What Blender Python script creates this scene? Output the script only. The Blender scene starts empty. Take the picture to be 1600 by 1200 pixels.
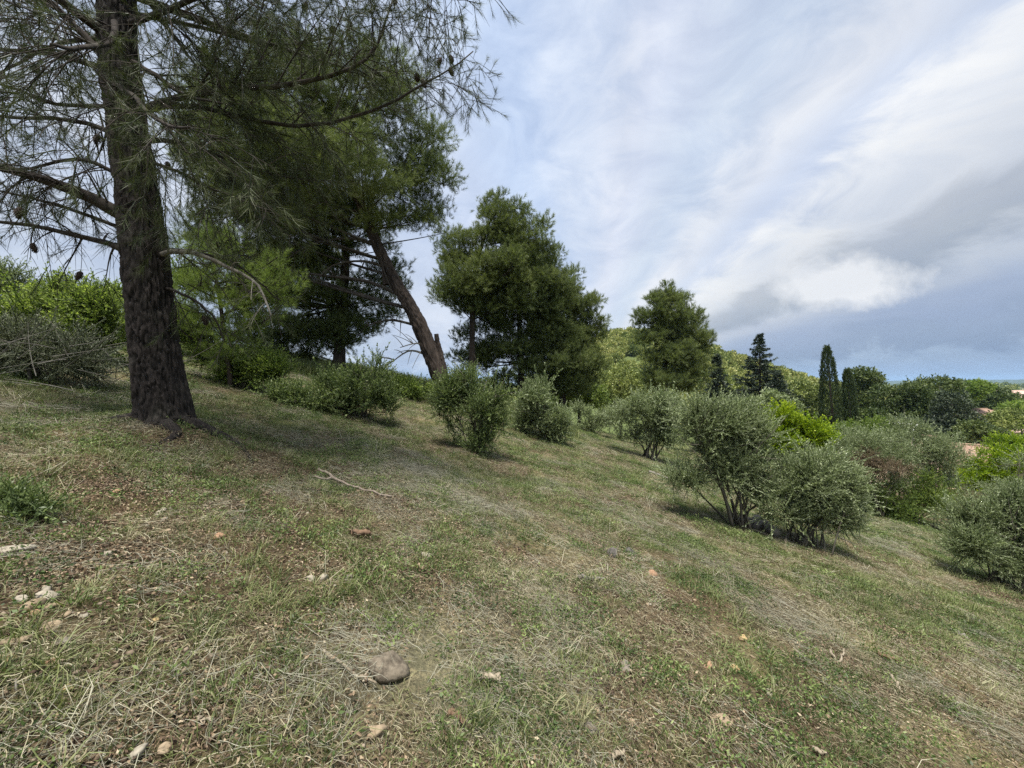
import bpy, math, random
import numpy as np
from mathutils import Vector

# ------------------------------------------------------------------ camera, sky, sun, exposure
scene = bpy.context.scene
COL = scene.collection
R = math.radians
FPX, CX, CY, CAMZ = 640.0, 800.0, 600.0, 1.6      # photograph: focal length and centre in its pixels, eye height

cam_d = bpy.data.cameras.new('camera')
cam_d.sensor_width = 36.0
cam_d.lens = 36.0 * FPX / 1600.0
cam_d.clip_start = 0.05
cam_d.clip_end = 40000
cam = bpy.data.objects.new('camera', cam_d)
cam.location = (0, 0, CAMZ)
cam.rotation_euler = (R(90), 0, 0)
COL.objects.link(cam)
scene.camera = cam

SUN_DIR = Vector((-0.06, -0.27, 0.96)).normalized()
SUN_EL = math.asin(SUN_DIR.z)
SUN_AZ = math.atan2(SUN_DIR.x, SUN_DIR.y)
sun_d = bpy.data.lights.new('sun', 'SUN')
sun_d.energy = 4.0
sun_d.angle = R(14)
sun_d.color = (1.0, 0.95, 0.87)
sun = bpy.data.objects.new('sun', sun_d)
sun.rotation_euler = SUN_DIR.to_track_quat('Z', 'Y').to_euler()
COL.objects.link(sun)

scene.view_settings.view_transform = 'Standard'
scene.view_settings.look = 'None'
scene.view_settings.gamma = 1.0
scene.view_settings.exposure = 0.86
scene.view_settings.use_curve_mapping = False
scene.cycles.use_denoising = False
scene.cycles.sample_clamp_indirect = 3.0
scene.cycles.max_bounces = 4
scene.cycles.diffuse_bounces = 2
scene.cycles.glossy_bounces = 1
scene.cycles.transmission_bounces = 2
scene.cycles.volume_bounces = 0


class NT:
    """small helper around a node tree"""
    def __init__(self, nt):
        self.nt = nt
    def n(self, kind, **kw):
        node = self.nt.nodes.new(kind)
        for k, v in kw.items():
            setattr(node, k, v)
        return node
    def link(self, a, b):
        self.nt.links.new(a, b)
    def put(self, sock, v):
        if hasattr(v, 'is_linked') or isinstance(v, bpy.types.NodeSocket):
            self.link(v, sock)
        else:
            sock.default_value = v
    def math(self, op, a, b=0.0, clamp=False):
        m = self.n('ShaderNodeMath', operation=op, use_clamp=clamp)
        self.put(m.inputs[0], a); self.put(m.inputs[1], b)
        return m.outputs[0]
    def mix(self, fac, a, b, mode='MIX'):
        m = self.n('ShaderNodeMix', data_type='RGBA', blend_type=mode)
        self.put(m.inputs[0], fac); self.put(m.inputs[6], a); self.put(m.inputs[7], b)
        return m.outputs[2]
    def ramp(self, fac, stops, interp='LINEAR'):
        r = self.n('ShaderNodeValToRGB')
        r.color_ramp.interpolation = interp
        els = r.color_ramp.elements
        while len(els) < len(stops):
            els.new(0.5)
        for e, (p, c) in zip(els, stops):
            e.position = p
            e.color = (*c, 1.0) if len(c) == 3 else c
        self.put(r.inputs[0], fac)
        return r.outputs[0]
    def noise(self, vec, scale, detail=4.0, rough=0.55, dist=0.0):
        m = self.n('ShaderNodeTexNoise')
        if vec is not None:
            self.link(vec, m.inputs['Vector'])
        m.inputs['Scale'].default_value = scale
        m.inputs['Detail'].default_value = detail
        m.inputs['Roughness'].default_value = rough
        m.inputs['Distortion'].default_value = dist
        return m.outputs[0]


def build_world():
    w = bpy.data.worlds.new('World')
    scene.world = w
    w.use_nodes = True
    w.node_tree.nodes.clear()
    t = NT(w.node_tree)
    out = t.n('ShaderNodeOutputWorld')
    bg = t.n('ShaderNodeBackground')
    bg.inputs['Strength'].default_value = 0.058
    t.link(bg.outputs[0], out.inputs[0])
    sky = t.n('ShaderNodeTexSky', sky_type='NISHITA')
    sky.sun_disc = False
    sky.sun_elevation = SUN_EL
    sky.sun_rotation = SUN_AZ
    sky.air_density = 1.2
    sky.dust_density = 1.5
    tc = t.n('ShaderNodeTexCoord')
    sep = t.n('ShaderNodeSeparateXYZ')
    t.link(tc.outputs['Generated'], sep.inputs[0])
    x, y, z = sep.outputs
    zc = t.math('MAXIMUM', z, 0.012)
    # cloud streets all run one way (almost straight away from the viewer): angle round that axis and distance along it
    cross = t.math('SUBTRACT', x, t.math('MULTIPLY', y, 0.17))
    along = t.math('ADD', y, t.math('MULTIPLY', x, 0.17))
    tt = t.math('DIVIDE', cross, zc)
    ss = t.math('DIVIDE', along, zc)
    ang = t.math('ADD', t.math('DIVIDE', t.math('ARCTAN2', cross, zc), math.pi), 0.5)
    sl = t.math('MULTIPLY', t.math('ARCTAN2', along, zc), 1.0)
    comb = t.n('ShaderNodeCombineXYZ')
    t.link(t.math('MULTIPLY', ang, 9.0), comb.inputs[0])
    t.link(t.math('MULTIPLY', sl, 3.2), comb.inputs[1])
    t.link(t.math('MULTIPLY', z, 2.0), comb.inputs[2])
    mp = t.n('ShaderNodeMapping')
    mp.inputs['Rotation'].default_value = (0, 0, R(25))
    mp.inputs['Scale'].default_value = (2.0, 1.3, 3.6)
    t.link(tc.outputs['Generated'], mp.inputs[0])
    n1 = t.noise(comb.outputs[0], 0.9, 4.0, 0.5, 0.5)
    n2 = t.noise(mp.outputs[0], 3.2, 8.0, 0.60, 0.6)
    n3 = t.noise(mp.outputs[0], 0.9, 4.0, 0.5, 0.4)
    a2 = t.math('ADD', ang, t.math('MULTIPLY', t.math('SUBTRACT', n1, 0.5), 0.07))
    a2 = t.math('ADD', a2, t.math('MULTIPLY', t.math('SUBTRACT', n2, 0.5), 0.10))
    stops = [
        (0.00, (0.36, 0.45, 0.62)), (0.06, (0.55, 0.62, 0.75)), (0.15, (0.66, 0.72, 0.84)),
        (0.25, (0.58, 0.66, 0.82)), (0.33, (0.62, 0.70, 0.86)), (0.42, (0.55, 0.66, 0.86)),
        (0.50, (0.64, 0.72, 0.87)), (0.57, (0.70, 0.75, 0.87)), (0.65, (0.63, 0.71, 0.84)),
        (0.72, (0.72, 0.76, 0.84)), (0.760, (0.60, 0.67, 0.81)), (0.795, (0.76, 0.79, 0.84)),
        (0.828, (0.70, 0.73, 0.78)), (0.858, (0.45, 0.49, 0.56)), (0.878, (0.40, 0.445, 0.52)), (0.905, (0.50, 0.55, 0.64)),
        (0.935, (0.36, 0.43, 0.57)), (0.958, (0.29, 0.36, 0.50)), (0.970, (0.36, 0.45, 0.60)), (1.0, (0.36, 0.46, 0.64)),
    ]
    cloud = t.ramp(a2, stops, 'EASE')
    tex = t.ramp(n2, [(0.25, (0.76, 0.80, 0.87)), (0.47, (0.95, 0.965, 0.99)), (0.60, (1.08, 1.07, 1.05)), (0.75, (1.18, 1.15, 1.10))])
    cloud = t.mix(1.0, cloud, tex, 'MULTIPLY')
    big = t.ramp(n3, [(0.3, (0.88, 0.91, 0.95)), (0.7, (1.12, 1.1, 1.07))])
    cloud = t.mix(1.0, cloud, big, 'MULTIPLY')
    # one puffy cumulus low in the sky
    n4 = t.noise(tc.outputs['Generated'], 9.0, 6.0, 0.6, 0.3)
    vm = t.n('ShaderNodeVectorMath', operation='SUBTRACT')
    t.link(tc.outputs['Generated'], vm.inputs[0])
    vm.inputs[1].default_value = Vector((505, 640, 152)).normalized()
    sc = t.n('ShaderNodeVectorMath', operation='MULTIPLY')
    t.link(vm.outputs[0], sc.inputs[0]); sc.inputs[1].default_value = (1.0, 1.0, 2.3)
    ln = t.n('ShaderNodeVectorMath', operation='LENGTH')
    t.link(sc.outputs[0], ln.inputs[0])
    dd = t.math('ADD', ln.outputs['Value'], t.math('MULTIPLY', t.math('SUBTRACT', n4, 0.5), 0.26))
    puff = t.ramp(dd, [(0.06, (0.95,) * 3), (0.125, (0.0,) * 3)])
    cloud = t.mix(puff, cloud, (0.88, 0.89, 0.91, 1))
    cloud10 = t.mix(1.0, cloud, (10.0, 10.0, 10.0, 1), 'MULTIPLY')
    cov = t.ramp(n1, [(0.25, (0.80,) * 3), (0.6, (1.0,) * 3)])
    t.link(t.mix(cov, sky.outputs[0], cloud10), bg.inputs[0])


build_world()

# ------------------------------------------------------------------ numeric helpers
RNG = np.random.default_rng(7)


def _hash(ix, iy, seed):
    h = (ix.astype(np.int64) * 374761393 + iy.astype(np.int64) * 668265263 + seed * 1442695041) & 0x7FFFFFFF
    h = ((h ^ (h >> 13)) * 1274126177) & 0x7FFFFFFF
    h = h ^ (h >> 16)
    return (h & 0xFFFF) / 65535.0


def vnoise(x, y, seed=0):
    x = np.asarray(x, float); y = np.asarray(y, float)
    x0 = np.floor(x); y0 = np.floor(y)
    fx = x - x0; fy = y - y0
    fx = fx * fx * (3 - 2 * fx); fy = fy * fy * (3 - 2 * fy)
    a = _hash(x0, y0, seed); b = _hash(x0 + 1, y0, seed)
    c = _hash(x0, y0 + 1, seed); d = _hash(x0 + 1, y0 + 1, seed)
    return (a * (1 - fx) + b * fx) * (1 - fy) + (c * (1 - fx) + d * fx) * fy


def fbm(x, y, octaves=4, seed=0):
    s = 0.0; a = 0.5
    for i in range(octaves):
        s = s + a * vnoise(x * 2 ** i + 17.3 * i, y * 2 ** i - 9.1 * i, seed + i)
        a *= 0.5
    return s / (1 - 0.5 ** octaves)


def sstep(a, b, x):
    t = np.clip((x - a) / (b - a), 0, 1)
    return t * t * (3 - 2 * t)


def smax(a, b, k):
    return 0.5 * (a + b + np.sqrt((a - b) ** 2 + k * k))


def smin(a, b, k):
    return 0.5 * (a + b - np.sqrt((a - b) ** 2 + k * k))


def terrain(x, y, micro=True):
    x = np.asarray(x, float); y = np.asarray(y, float)
    xc = smin(smax(x, -13.0, 3.0), 52.0, 8.0)
    z = -0.25 * xc
    z = z + 0.45 * np.exp(-((x + 3.5) / 5.5) ** 2 - ((y - 17) / 5.0) ** 2)
    w = sstep(22, 60, y) * (1 - sstep(4, 30, x))
    z = z * (1 - w) + np.minimum(z, -7.0) * w
    r = np.hypot(x, y)
    w = sstep(70, 300, r)
    z = z * (1 - w) + (-15.0) * w
    dx = x - 62.0
    sg = np.where(dx < 0, 46.0, 86.0)
    z = z + 43.0 * np.exp(-(dx / sg) ** 2) * np.exp(-((y - 235) / 85.0) ** 2)
    th = np.arctan2(x, y)
    m = sstep(4800, 7200, r) * (1 - 0.6 * sstep(8000, 9400, r))
    z = z + m * (34 + 100 * fbm(th * 9 + 3, r / 2600, 4, 31) * sstep(0.5, 1.0, np.abs(th)))
    if micro:
        near = 1 - sstep(12, 40, r)
        z = z + near * (0.16 * (fbm(x * 0.45, y * 0.45, 3, 5) - 0.5) + 0.075 * (fbm(x * 2.3, y * 2.3, 3, 9) - 0.5) + 0.022 * (fbm(x * 9, y * 9, 2, 12) - 0.5))
        z = z + 0.22 * np.exp(-((x + 3.75) ** 2 + (y - 4.45) ** 2) / 0.5)      # earth heaped round the big pine's foot
    return z


_o = float(terrain(0.0, 0.0))


def gz(x, y):
    return float(terrain(x, y)) - _o


def X(px, Y):
    return (px - CX) / FPX * Y


def Zp(py, Y):
    return CAMZ - (py - CY) / FPX * Y


def P(px, py, Y):
    return np.array([X(px, Y), Y, Zp(py, Y)])


def ground_at(px, py):
    """where the line of sight through a photo pixel meets the ground"""
    lo = 0.5
    for Y in np.geomspace(0.8, 60, 900):
        if gz(X(px, Y), Y) >= Zp(py, Y):
            return np.array([X(px, Y), Y, gz(X(px, Y), Y)])
    return None


def norm(v):
    return v / np.maximum(np.linalg.norm(v, axis=-1, keepdims=True), 1e-9)


def rdir(rng, n):
    return norm(rng.normal(size=(n, 3)))


class MB:
    """collects faces of one mesh; a float per vertex (tint) drives colour variation"""
    def __init__(self):
        self.v = []; self.f = []; self.t = []; self.n = 0
    def add(self, verts, faces, tint=0.5):
        verts = np.asarray(verts, float).reshape(-1, 3)
        faces = np.asarray(faces, np.int64)
        self.v.append(verts)
        self.f.append(faces + self.n)
        self.t.append(np.broadcast_to(np.asarray(tint, float), (len(verts),)).copy())
        self.n += len(verts)
    def mesh(self, name, origin=(0, 0, 0), smooth=False):
        if not self.n:
            raise ValueError('nothing built for ' + name)
        me = bpy.data.meshes.new(name)
        v = np.concatenate(self.v) - np.asarray(origin, float)
        t = np.concatenate(self.t)
        loops = np.concatenate([f.ravel() for f in self.f])
        sizes = np.concatenate([np.full(len(f), f.shape[1]) for f in self.f])
        starts = np.concatenate([[0], np.cumsum(sizes)[:-1]])
        me.vertices.add(len(v)); me.vertices.foreach_set('co', v.astype(np.float32).ravel())
        me.loops.add(len(loops)); me.loops.foreach_set('vertex_index', loops.astype(np.int32))
        me.polygons.add(len(sizes)); me.polygons.foreach_set('loop_start', starts.astype(np.int32))
        if smooth:
            me.polygons.foreach_set('use_smooth', np.ones(len(sizes), bool))
        at = me.attributes.new('tint', 'FLOAT', 'POINT')
        at.data.foreach_set('value', t.astype(np.float32))
        me.update(calc_edges=True)
        return me
    def build(self, name, mat, parent=None, origin=(0, 0, 0), smooth=False, loc=None):
        me = self.mesh(name, origin, smooth)
        me.materials.append(mat)
        o = bpy.data.objects.new(name, me)
        COL.objects.link(o)
        if parent is not None:
            o.parent = parent
        elif loc is not None:
            o.location = loc
        return o


def tag(o, label=None, cat=None, group=None, kind=None):
    for k, v in (('label', label), ('category', cat), ('group', group), ('kind', kind)):
        if v:
            o[k] = v
    return o


def thing(name, loc, label, cat, group=None):
    o = bpy.data.objects.new(name, None)
    o.empty_display_size = 0.2
    o.location = [float(c) for c in loc]
    COL.objects.link(o)
    return tag(o, label, cat, group)


def copy_tree(root, loc, rz, s, label, group=None):
    r = root.copy(); COL.objects.link(r)
    r.location = loc; r.rotation_euler = (0, 0, rz); r.scale = (s, s, s) if np.isscalar(s) else s
    r['label'] = label
    if group:
        r['group'] = group
    for ch in list(root.children):
        c = ch.copy(); COL.objects.link(c); c.parent = r
        for g in ch.children:
            d = g.copy(); COL.objects.link(d); d.parent = c
    return r


def tube(mb, path, radii, sides=6, tint=0.5, cap=True):
    path = np.asarray(path, float); radii = np.broadcast_to(np.asarray(radii, float), (len(path),))
    tan = norm(np.gradient(path, axis=0))
    ref = np.array([0.31, 0.17, 0.93]) if abs(tan[0][2]) < 0.9 else np.array([1.0, 0.1, 0.05])
    a = norm(np.cross(tan, ref)); b = np.cross(tan, a)
    ang = np.linspace(0, 2 * np.pi, sides, endpoint=False)
    ring = (np.cos(ang)[None, :, None] * a[:, None] + np.sin(ang)[None, :, None] * b[:, None]) * radii[:, None, None] + path[:, None]
    n = len(path)
    i = np.arange(n - 1)[:, None] * sides; j = np.arange(sides)[None]; j2 = (j + 1) % sides
    f = np.stack([i + j, i + j2, i + sides + j2, i + sides + j], -1).reshape(-1, 4)
    mb.add(ring.reshape(-1, 3), f, tint)
    if cap and sides >= 3:
        base = mb.n - n * sides
        mb.f.append((np.array([[0, 1, 2]]) + base) if sides == 3 else np.array([[base + k for k in range(sides)][::-1]]))
        mb.f.append((np.array([[0, 2, 1]]) + base + (n - 1) * sides) if sides == 3 else np.array([[base + (n - 1) * sides + k for k in range(sides)]]))


def bez(p0, p1, p2, n=8):
    t = np.linspace(0, 1, n)[:, None]
    return (1 - t) ** 2 * np.asarray(p0) + 2 * t * (1 - t) * np.asarray(p1) + t ** 2 * np.asarray(p2)


def resample(pts, n):
    """smooth curve through points"""
    pts = np.asarray(pts, float)
    if len(pts) == 2:
        t = np.linspace(0, 1, n)[:, None]
        return pts[0] * (1 - t) + pts[1] * t
    out = []
    m = len(pts)
    ts = np.linspace(0, m - 1, n)
    for t in ts:
        i = min(int(t), m - 2); f = t - i
        p0 = pts[max(i - 1, 0)]; p1 = pts[i]; p2 = pts[i + 1]; p3 = pts[min(i + 2, m - 1)]
        out.append(0.5 * ((2 * p1) + (-p0 + p2) * f + (2 * p0 - 5 * p1 + 4 * p2 - p3) * f * f + (-p0 + 3 * p1 - 3 * p2 + p3) * f ** 3))
    return np.array(out)


def leaves(mb, rng, pos, d, length, width, tint, tri=False):
    """one leaf (diamond) or needle (sliver) per position"""
    n = len(pos)
    d = norm(d)
    w = norm(np.cross(d, rdir(rng, n)))
    L = np.broadcast_to(np.asarray(length, float), (n,))[:, None]
    W = np.broadcast_to(np.asarray(width, float), (n,))[:, None]
    tint = np.broadcast_to(np.asarray(tint, float), (n,))
    if tri:
        v = np.stack([pos - w * W * 0.5, pos + w * W * 0.5, pos + d * L], 1)
        f = np.arange(3 * n).reshape(n, 3)
        mb.add(v.reshape(-1, 3), f, np.repeat(tint, 3))
    else:
        up = np.cross(w, d)
        v = np.stack([pos, pos + d * L * 0.45 + w * W * 0.5 + up * W * 0.12, pos + d * L, pos + d * L * 0.45 - w * W * 0.5 + up * W * 0.12], 1)
        f = np.arange(4 * n).reshape(n, 4)
        mb.add(v.reshape(-1, 3), f, np.repeat(tint, 4))


def shoots(mb, rng, base, d, slen, nleaf, llen, lwid, spread, tint, tri=False, tipup=0.0):
    """leafy shoots: nleaf leaves set along each shoot, spread round its direction"""
    n = len(base)
    d = norm(d)
    sl = slen * rng.uniform(0.5, 1.3, n)
    b = np.repeat(base, nleaf, 0); dd = np.repeat(d, nleaf, 0); ll = np.repeat(sl, nleaf)
    u = rng.uniform(0.0, 1.0, n * nleaf)
    pos = b + dd * (ll * u)[:, None]
    pos[:, 2] += tipup * (ll * u * u)
    ld = dd * (1.0 - 0.5 * spread) + rdir(rng, n * nleaf) * spread
    tt = np.clip(np.repeat(np.broadcast_to(tint, (n,)), nleaf) + rng.normal(0, 0.10, n * nleaf) + 0.12 * (u - 0.5), 0, 1)
    leaves(mb, rng, pos, ld, llen * rng.uniform(0.6, 1.25, n * nleaf), lwid * rng.uniform(0.7, 1.3, n * nleaf), tt, tri)


def in_lobes(rng, lobes, n, shell=0.55, rough=0.25, seed=3):
    """points in a union of ellipsoids, mostly towards their skins; returns points and outward directions"""
    lobes = np.asarray(lobes, float)
    area = (lobes[:, 3] * lobes[:, 4] + lobes[:, 4] * lobes[:, 5] + lobes[:, 3] * lobes[:, 5])
    idx = rng.choice(len(lobes), n, p=area / area.sum())
    L = lobes[idx]
    d = rdir(rng, n)
    r = 1 - shell * rng.uniform(0, 1, n) ** 1.4
    bump = fbm(d[:, 0] * 2.2 + idx * 3.1 + d[:, 2] * 1.7, d[:, 1] * 2.2 + d[:, 2] * 1.3, 3, seed) - 0.5
    r = r * (1 + rough * 2 * bump)
    p = L[:, :3] + d * L[:, 3:] * r[:, None]
    out = norm(d / L[:, 3:])
    return p, out


# ------------------------------------------------------------------ materials
def mat_new(name):
    m = bpy.data.materials.new(name)
    m.use_nodes = True
    m.node_tree.nodes.clear()
    t = NT(m.node_tree)
    out = t.n('ShaderNodeOutputMaterial')
    return m, t, out


def leaf_mat(name, stops, trans=0.25, rough=0.5, spec=0.3, inst=False, trans_tint=(1.0, 1.1, 0.55), clump=0.0):
    m, t, out = mat_new(name)
    at = t.n('ShaderNodeAttribute', attribute_name='tint')
    fac = at.outputs['Fac']
    if inst:
        ai = t.n('ShaderNodeAttribute', attribute_name='itint', attribute_type='INSTANCER')
        fac = t.math('ADD', fac, t.math('MULTIPLY', t.math('SUBTRACT', ai.outputs['Fac'], 0.5), 0.8))
    col = t.ramp(fac, stops)
    bs = t.n('ShaderNodeBsdfPrincipled')
    t.link(col, bs.inputs['Base Color'])
    bs.inputs['Roughness'].default_value = rough
    bs.inputs['Specular IOR Level'].default_value = spec
    if trans > 0:
        tr = t.n('ShaderNodeBsdfTranslucent')
        t.link(t.mix(1.0, col, (*trans_tint, 1), 'MULTIPLY'), tr.inputs[0])
        mx = t.n('ShaderNodeMixShader')
        mx.inputs[0].default_value = trans
        t.link(bs.outputs[0], mx.inputs[1]); t.link(tr.outputs[0], mx.inputs[2])
        t.link(mx.outputs[0], out.inputs[0])
    else:
        t.link(bs.outputs[0], out.inputs[0])
    return m


def bark_mat(name, dark, light, scale=14.0, lichen=0.0, stretch=0.25):
    m, t, out = mat_new(name)
    tc = t.n('ShaderNodeTexCoord')
    mp = t.n('ShaderNodeMapping')
    mp.inputs['Scale'].default_value = (1, 1, stretch)
    t.link(tc.outputs['Object'], mp.inputs[0])
    n1 = t.noise(mp.outputs[0], scale, 5, 0.6, 0.6)
    n2 = t.noise(tc.outputs['Object'], 3.0, 4, 0.6)
    at = t.n('ShaderNodeAttribute', attribute_name='tint')
    f = t.math('ADD', t.math('MULTIPLY', n1, 0.7), t.math('MULTIPLY', t.math('SUBTRACT', at.outputs['Fac'], 0.5), 0.6))
    col = t.ramp(f, [(0.2, dark), (0.62, light)])
    if lichen > 0:
        k = t.ramp(n2, [(0.52, (0,) * 3), (0.68, (lichen,) * 3)])
        col = t.mix(k, col, (0.17, 0.17, 0.13, 1))
    bs = t.n('ShaderNodeBsdfPrincipled')
    t.link(col, bs.inputs['Base Color'])
    bs.inputs['Roughness'].default_value = 0.85
    bs.inputs['Specular IOR Level'].default_value = 0.2
    bp = t.n('ShaderNodeBump')
    bp.inputs['Strength'].default_value = 0.6
    bp.inputs['Distance'].default_value = 0.02
    t.link(n1, bp.inputs['Height'])
    t.link(bp.outputs[0], bs.inputs['Normal'])
    t.link(bs.outputs[0], out.inputs[0])
    return m


def plain_mat(name, a, b, scale=8.0, rough=0.8, bump=0.3, dist=0.01, spec=0.3, detail=5):
    m, t, out = mat_new(name)
    tc = t.n('ShaderNodeTexCoord')
    n1 = t.noise(tc.outputs['Object'], scale, detail, 0.6, 0.2)
    col = t.ramp(n1, [(0.3, a), (0.7, b)])
    bs = t.n('ShaderNodeBsdfPrincipled')
    t.link(col, bs.inputs['Base Color'])
    bs.inputs['Roughness'].default_value = rough
    bs.inputs['Specular IOR Level'].default_value = spec
    bp = t.n('ShaderNodeBump')
    bp.inputs['Strength'].default_value = bump
    bp.inputs['Distance'].default_value = dist
    t.link(n1, bp.inputs['Height'])
    t.link(bp.outputs[0], bs.inputs['Normal'])
    t.link(bs.outputs[0], out.inputs[0])
    return m


LM = {}


def leaf_pair(key, *args, **kw):
    LM[key] = ((args[0] + '_on_shoot',) + args[1:], kw)
    return leaf_mat(*args, **kw)


M = {}
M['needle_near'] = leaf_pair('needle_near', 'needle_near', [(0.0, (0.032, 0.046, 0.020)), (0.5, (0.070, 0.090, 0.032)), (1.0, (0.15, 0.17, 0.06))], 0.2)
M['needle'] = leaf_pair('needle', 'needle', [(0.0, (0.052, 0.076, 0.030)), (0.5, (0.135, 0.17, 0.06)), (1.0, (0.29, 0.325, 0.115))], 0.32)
M['needle_young'] = leaf_pair('needle_young', 'needle_young', [(0.0, (0.08, 0.12, 0.038)), (0.5, (0.17, 0.23, 0.06)), (1.0, (0.32, 0.39, 0.10))], 0.4)
M['needle_far'] = leaf_pair('needle_far', 'needle_far', [(0.0, (0.05, 0.078, 0.026)), (0.5, (0.105, 0.14, 0.045)), (1.0, (0.20, 0.235, 0.08))], 0.2)
M['fir'] = leaf_mat('fir_needle', [(0.0, (0.020, 0.032, 0.022)), (0.5, (0.040, 0.058, 0.036)), (1.0, (0.08, 0.10, 0.055))], 0.1)
M['cypress'] = leaf_mat('cypress_leaf', [(0.0, (0.025, 0.042, 0.016)), (0.5, (0.055, 0.082, 0.030)), (1.0, (0.11, 0.14, 0.05))], 0.1)
M['olive'] = leaf_pair('olive', 'olive_leaf', [(0.0, (0.13, 0.17, 0.07)), (0.45, (0.27, 0.32, 0.155)), (1.0, (0.48, 0.53, 0.34))], 0.33, 0.45, 0.45, trans_tint=(1, 1.1, 0.7))
M['shrub'] = leaf_pair('shrub', 'shrub_leaf', [(0.0, (0.085, 0.125, 0.042)), (0.5, (0.19, 0.245, 0.088)), (1.0, (0.38, 0.43, 0.19))], 0.33, 0.45, 0.4)
M['green'] = leaf_pair('green', 'green_leaf', [(0.0, (0.085, 0.135, 0.034)), (0.5, (0.20, 0.275, 0.068)), (1.0, (0.40, 0.47, 0.14))], 0.5, 0.5, 0.35)
M['lime'] = leaf_pair('lime', 'lime_leaf', [(0.0, (0.12, 0.20, 0.012)), (0.5, (0.24, 0.34, 0.016)), (1.0, (0.45, 0.52, 0.03))], 0.35, 0.5, 0.3)
M['hillwood'] = leaf_pair('hillwood', 'hillside_leaf', [(0.0, (0.10, 0.135, 0.04)), (0.5, (0.25, 0.29, 0.085)), (1.0, (0.44, 0.45, 0.16))], 0.2)
M['rust'] = leaf_pair('rust', 'dry_leaf', [(0.0, (0.13, 0.095, 0.06)), (0.5, (0.24, 0.185, 0.12)), (1.0, (0.36, 0.30, 0.20))], 0.2)
M['brush'] = leaf_pair('brush', 'brush_leaf', [(0.0, (0.10, 0.115, 0.065)), (0.5, (0.22, 0.24, 0.15)), (1.0, (0.40, 0.43, 0.30))], 0.2)
for _k in ('needle_near', 'needle', 'needle_young', 'olive', 'shrub', 'green', 'lime', 'rust', 'brush', 'hillwood', 'needle_far'):
    M[_k + '_i'] = leaf_mat(*LM[_k][0], inst=True, **LM[_k][1])
M['bark_pine'] = bark_mat('pine_bark', (0.007, 0.006, 0.0055), (0.055, 0.045, 0.040), 34.0, 0.12)
M['bark_mid'] = bark_mat('pine_bark_mid', (0.020, 0.016, 0.014), (0.095, 0.072, 0.058), 9.0, 0.0)
M['branch'] = bark_mat('branch_bark', (0.020, 0.016, 0.014), (0.080, 0.066, 0.056), 20.0, 0.3)
M['twig'] = bark_mat('twig_bark', (0.028, 0.024, 0.020), (0.09, 0.076, 0.064), 20.0, 0.2)
M['branch_grey'] = bark_mat('branch_grey_bark', (0.10, 0.09, 0.075), (0.27, 0.25, 0.21), 20.0, 0.4)
M['stem'] = bark_mat('stem_bark', (0.045, 0.04, 0.032), (0.16, 0.14, 0.11), 18.0, 0.4)
M['cone'] = plain_mat('pine_cone', (0.028, 0.018, 0.014), (0.07, 0.045, 0.032), 60.0, 0.7, 0.5)
M['wood'] = bark_mat('dead_wood', (0.20, 0.16, 0.11), (0.46, 0.40, 0.30), 30.0, 0.0)
M['wood_grey'] = bark_mat('grey_dead_wood', (0.13, 0.115, 0.10), (0.33, 0.30, 0.26), 24.0, 0.0)
M['wood_pale'] = bark_mat('pale_dead_wood', (0.15, 0.12, 0.095), (0.36, 0.30, 0.24), 24.0, 0.0)
M['wood_red'] = bark_mat('red_wood', (0.12, 0.075, 0.048), (0.30, 0.20, 0.13), 24.0, 0.0)

# ------------------------------------------------------------------ ground
def gauss(x, y, cx, cy, sx, sy=None):
    sy = sy or sx
    return np.exp(-((x - cx) / sx) ** 2 - ((y - cy) / sy) ** 2)


def cover(x, y):
    """how much bare soil / cut pale straw / live green / grey hay lies at a place (each 0..1)"""
    x = np.asarray(x, float); y = np.asarray(y, float)
    n1 = fbm(x * 0.7, y * 0.7, 4, 41); n2 = fbm(x * 1.6 + 5, y * 1.6, 4, 47); n3 = fbm(x * 0.9 - 3, y * 0.9, 4, 53); n4 = fbm(x * 3.5, y * 3.5, 3, 59)
    soil = sstep(0.48, 0.64, n2) * 0.75 + 0.95 * gauss(x, y, -2.8, 3.3, 1.0, 0.9) + 0.8 * gauss(x, y, -2.1, 2.2, 0.7, 0.5) + 0.7 * gauss(x, y, 8.7, 13.8, 1.2, 0.7) + 0.35 * gauss(x, y, 0.7, 2.1, 0.6, 0.4) + 0.5 * gauss(x, y, -1.7, 3.0, 1.2, 0.9)
    straw = 0.25 + 0.7 * sstep(0.42, 0.62, n1) + 1.0 * gauss(x, y, 1.6, 11.5, 5.0, 3.2) + 0.35 * gauss(x, y, 4.6, 3.8, 1.4, 1.8)
    green = 0.95 * sstep(0.46, 0.62, n3) + 0.5 * gauss(x, y, 0.05, 2.0, 0.5, 0.35) + 0.5 * gauss(x, y, 3.9, 5.4, 1.4, 0.9) + 0.6 * gauss(x, y, -6.5, 6.0, 2.5, 1.5) + 0.5 * gauss(x, y, -1.5, 1.5, 0.5, 0.3) + sstep(13, 17, y) * (1 - sstep(0, 5, x))
    grey = 0.95 * gauss(x, y, 0.35, 3.1, 0.6, 0.55) + 0.85 * gauss(x, y, -0.35, 2.2, 0.7, 0.45) + 0.8 * gauss(x, y, -1.0, 5.3, 1.1, 1.3) + 0.6 * gauss(x, y, 9.5, 12.0, 1.5, 1.0) + 0.5 * gauss(x, y, 1.5, 6.5, 0.9, 1.2) + 0.5 * sstep(0.58, 0.70, fbm(x * 0.8 + 9, y * 0.8, 3, 67))
    k = 0.75 + 0.5 * n4
    return [np.clip(c * k, 0, 1) for c in (soil, straw, green * (1 - 0.5 * np.clip(soil, 0, 1)), grey)]


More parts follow.
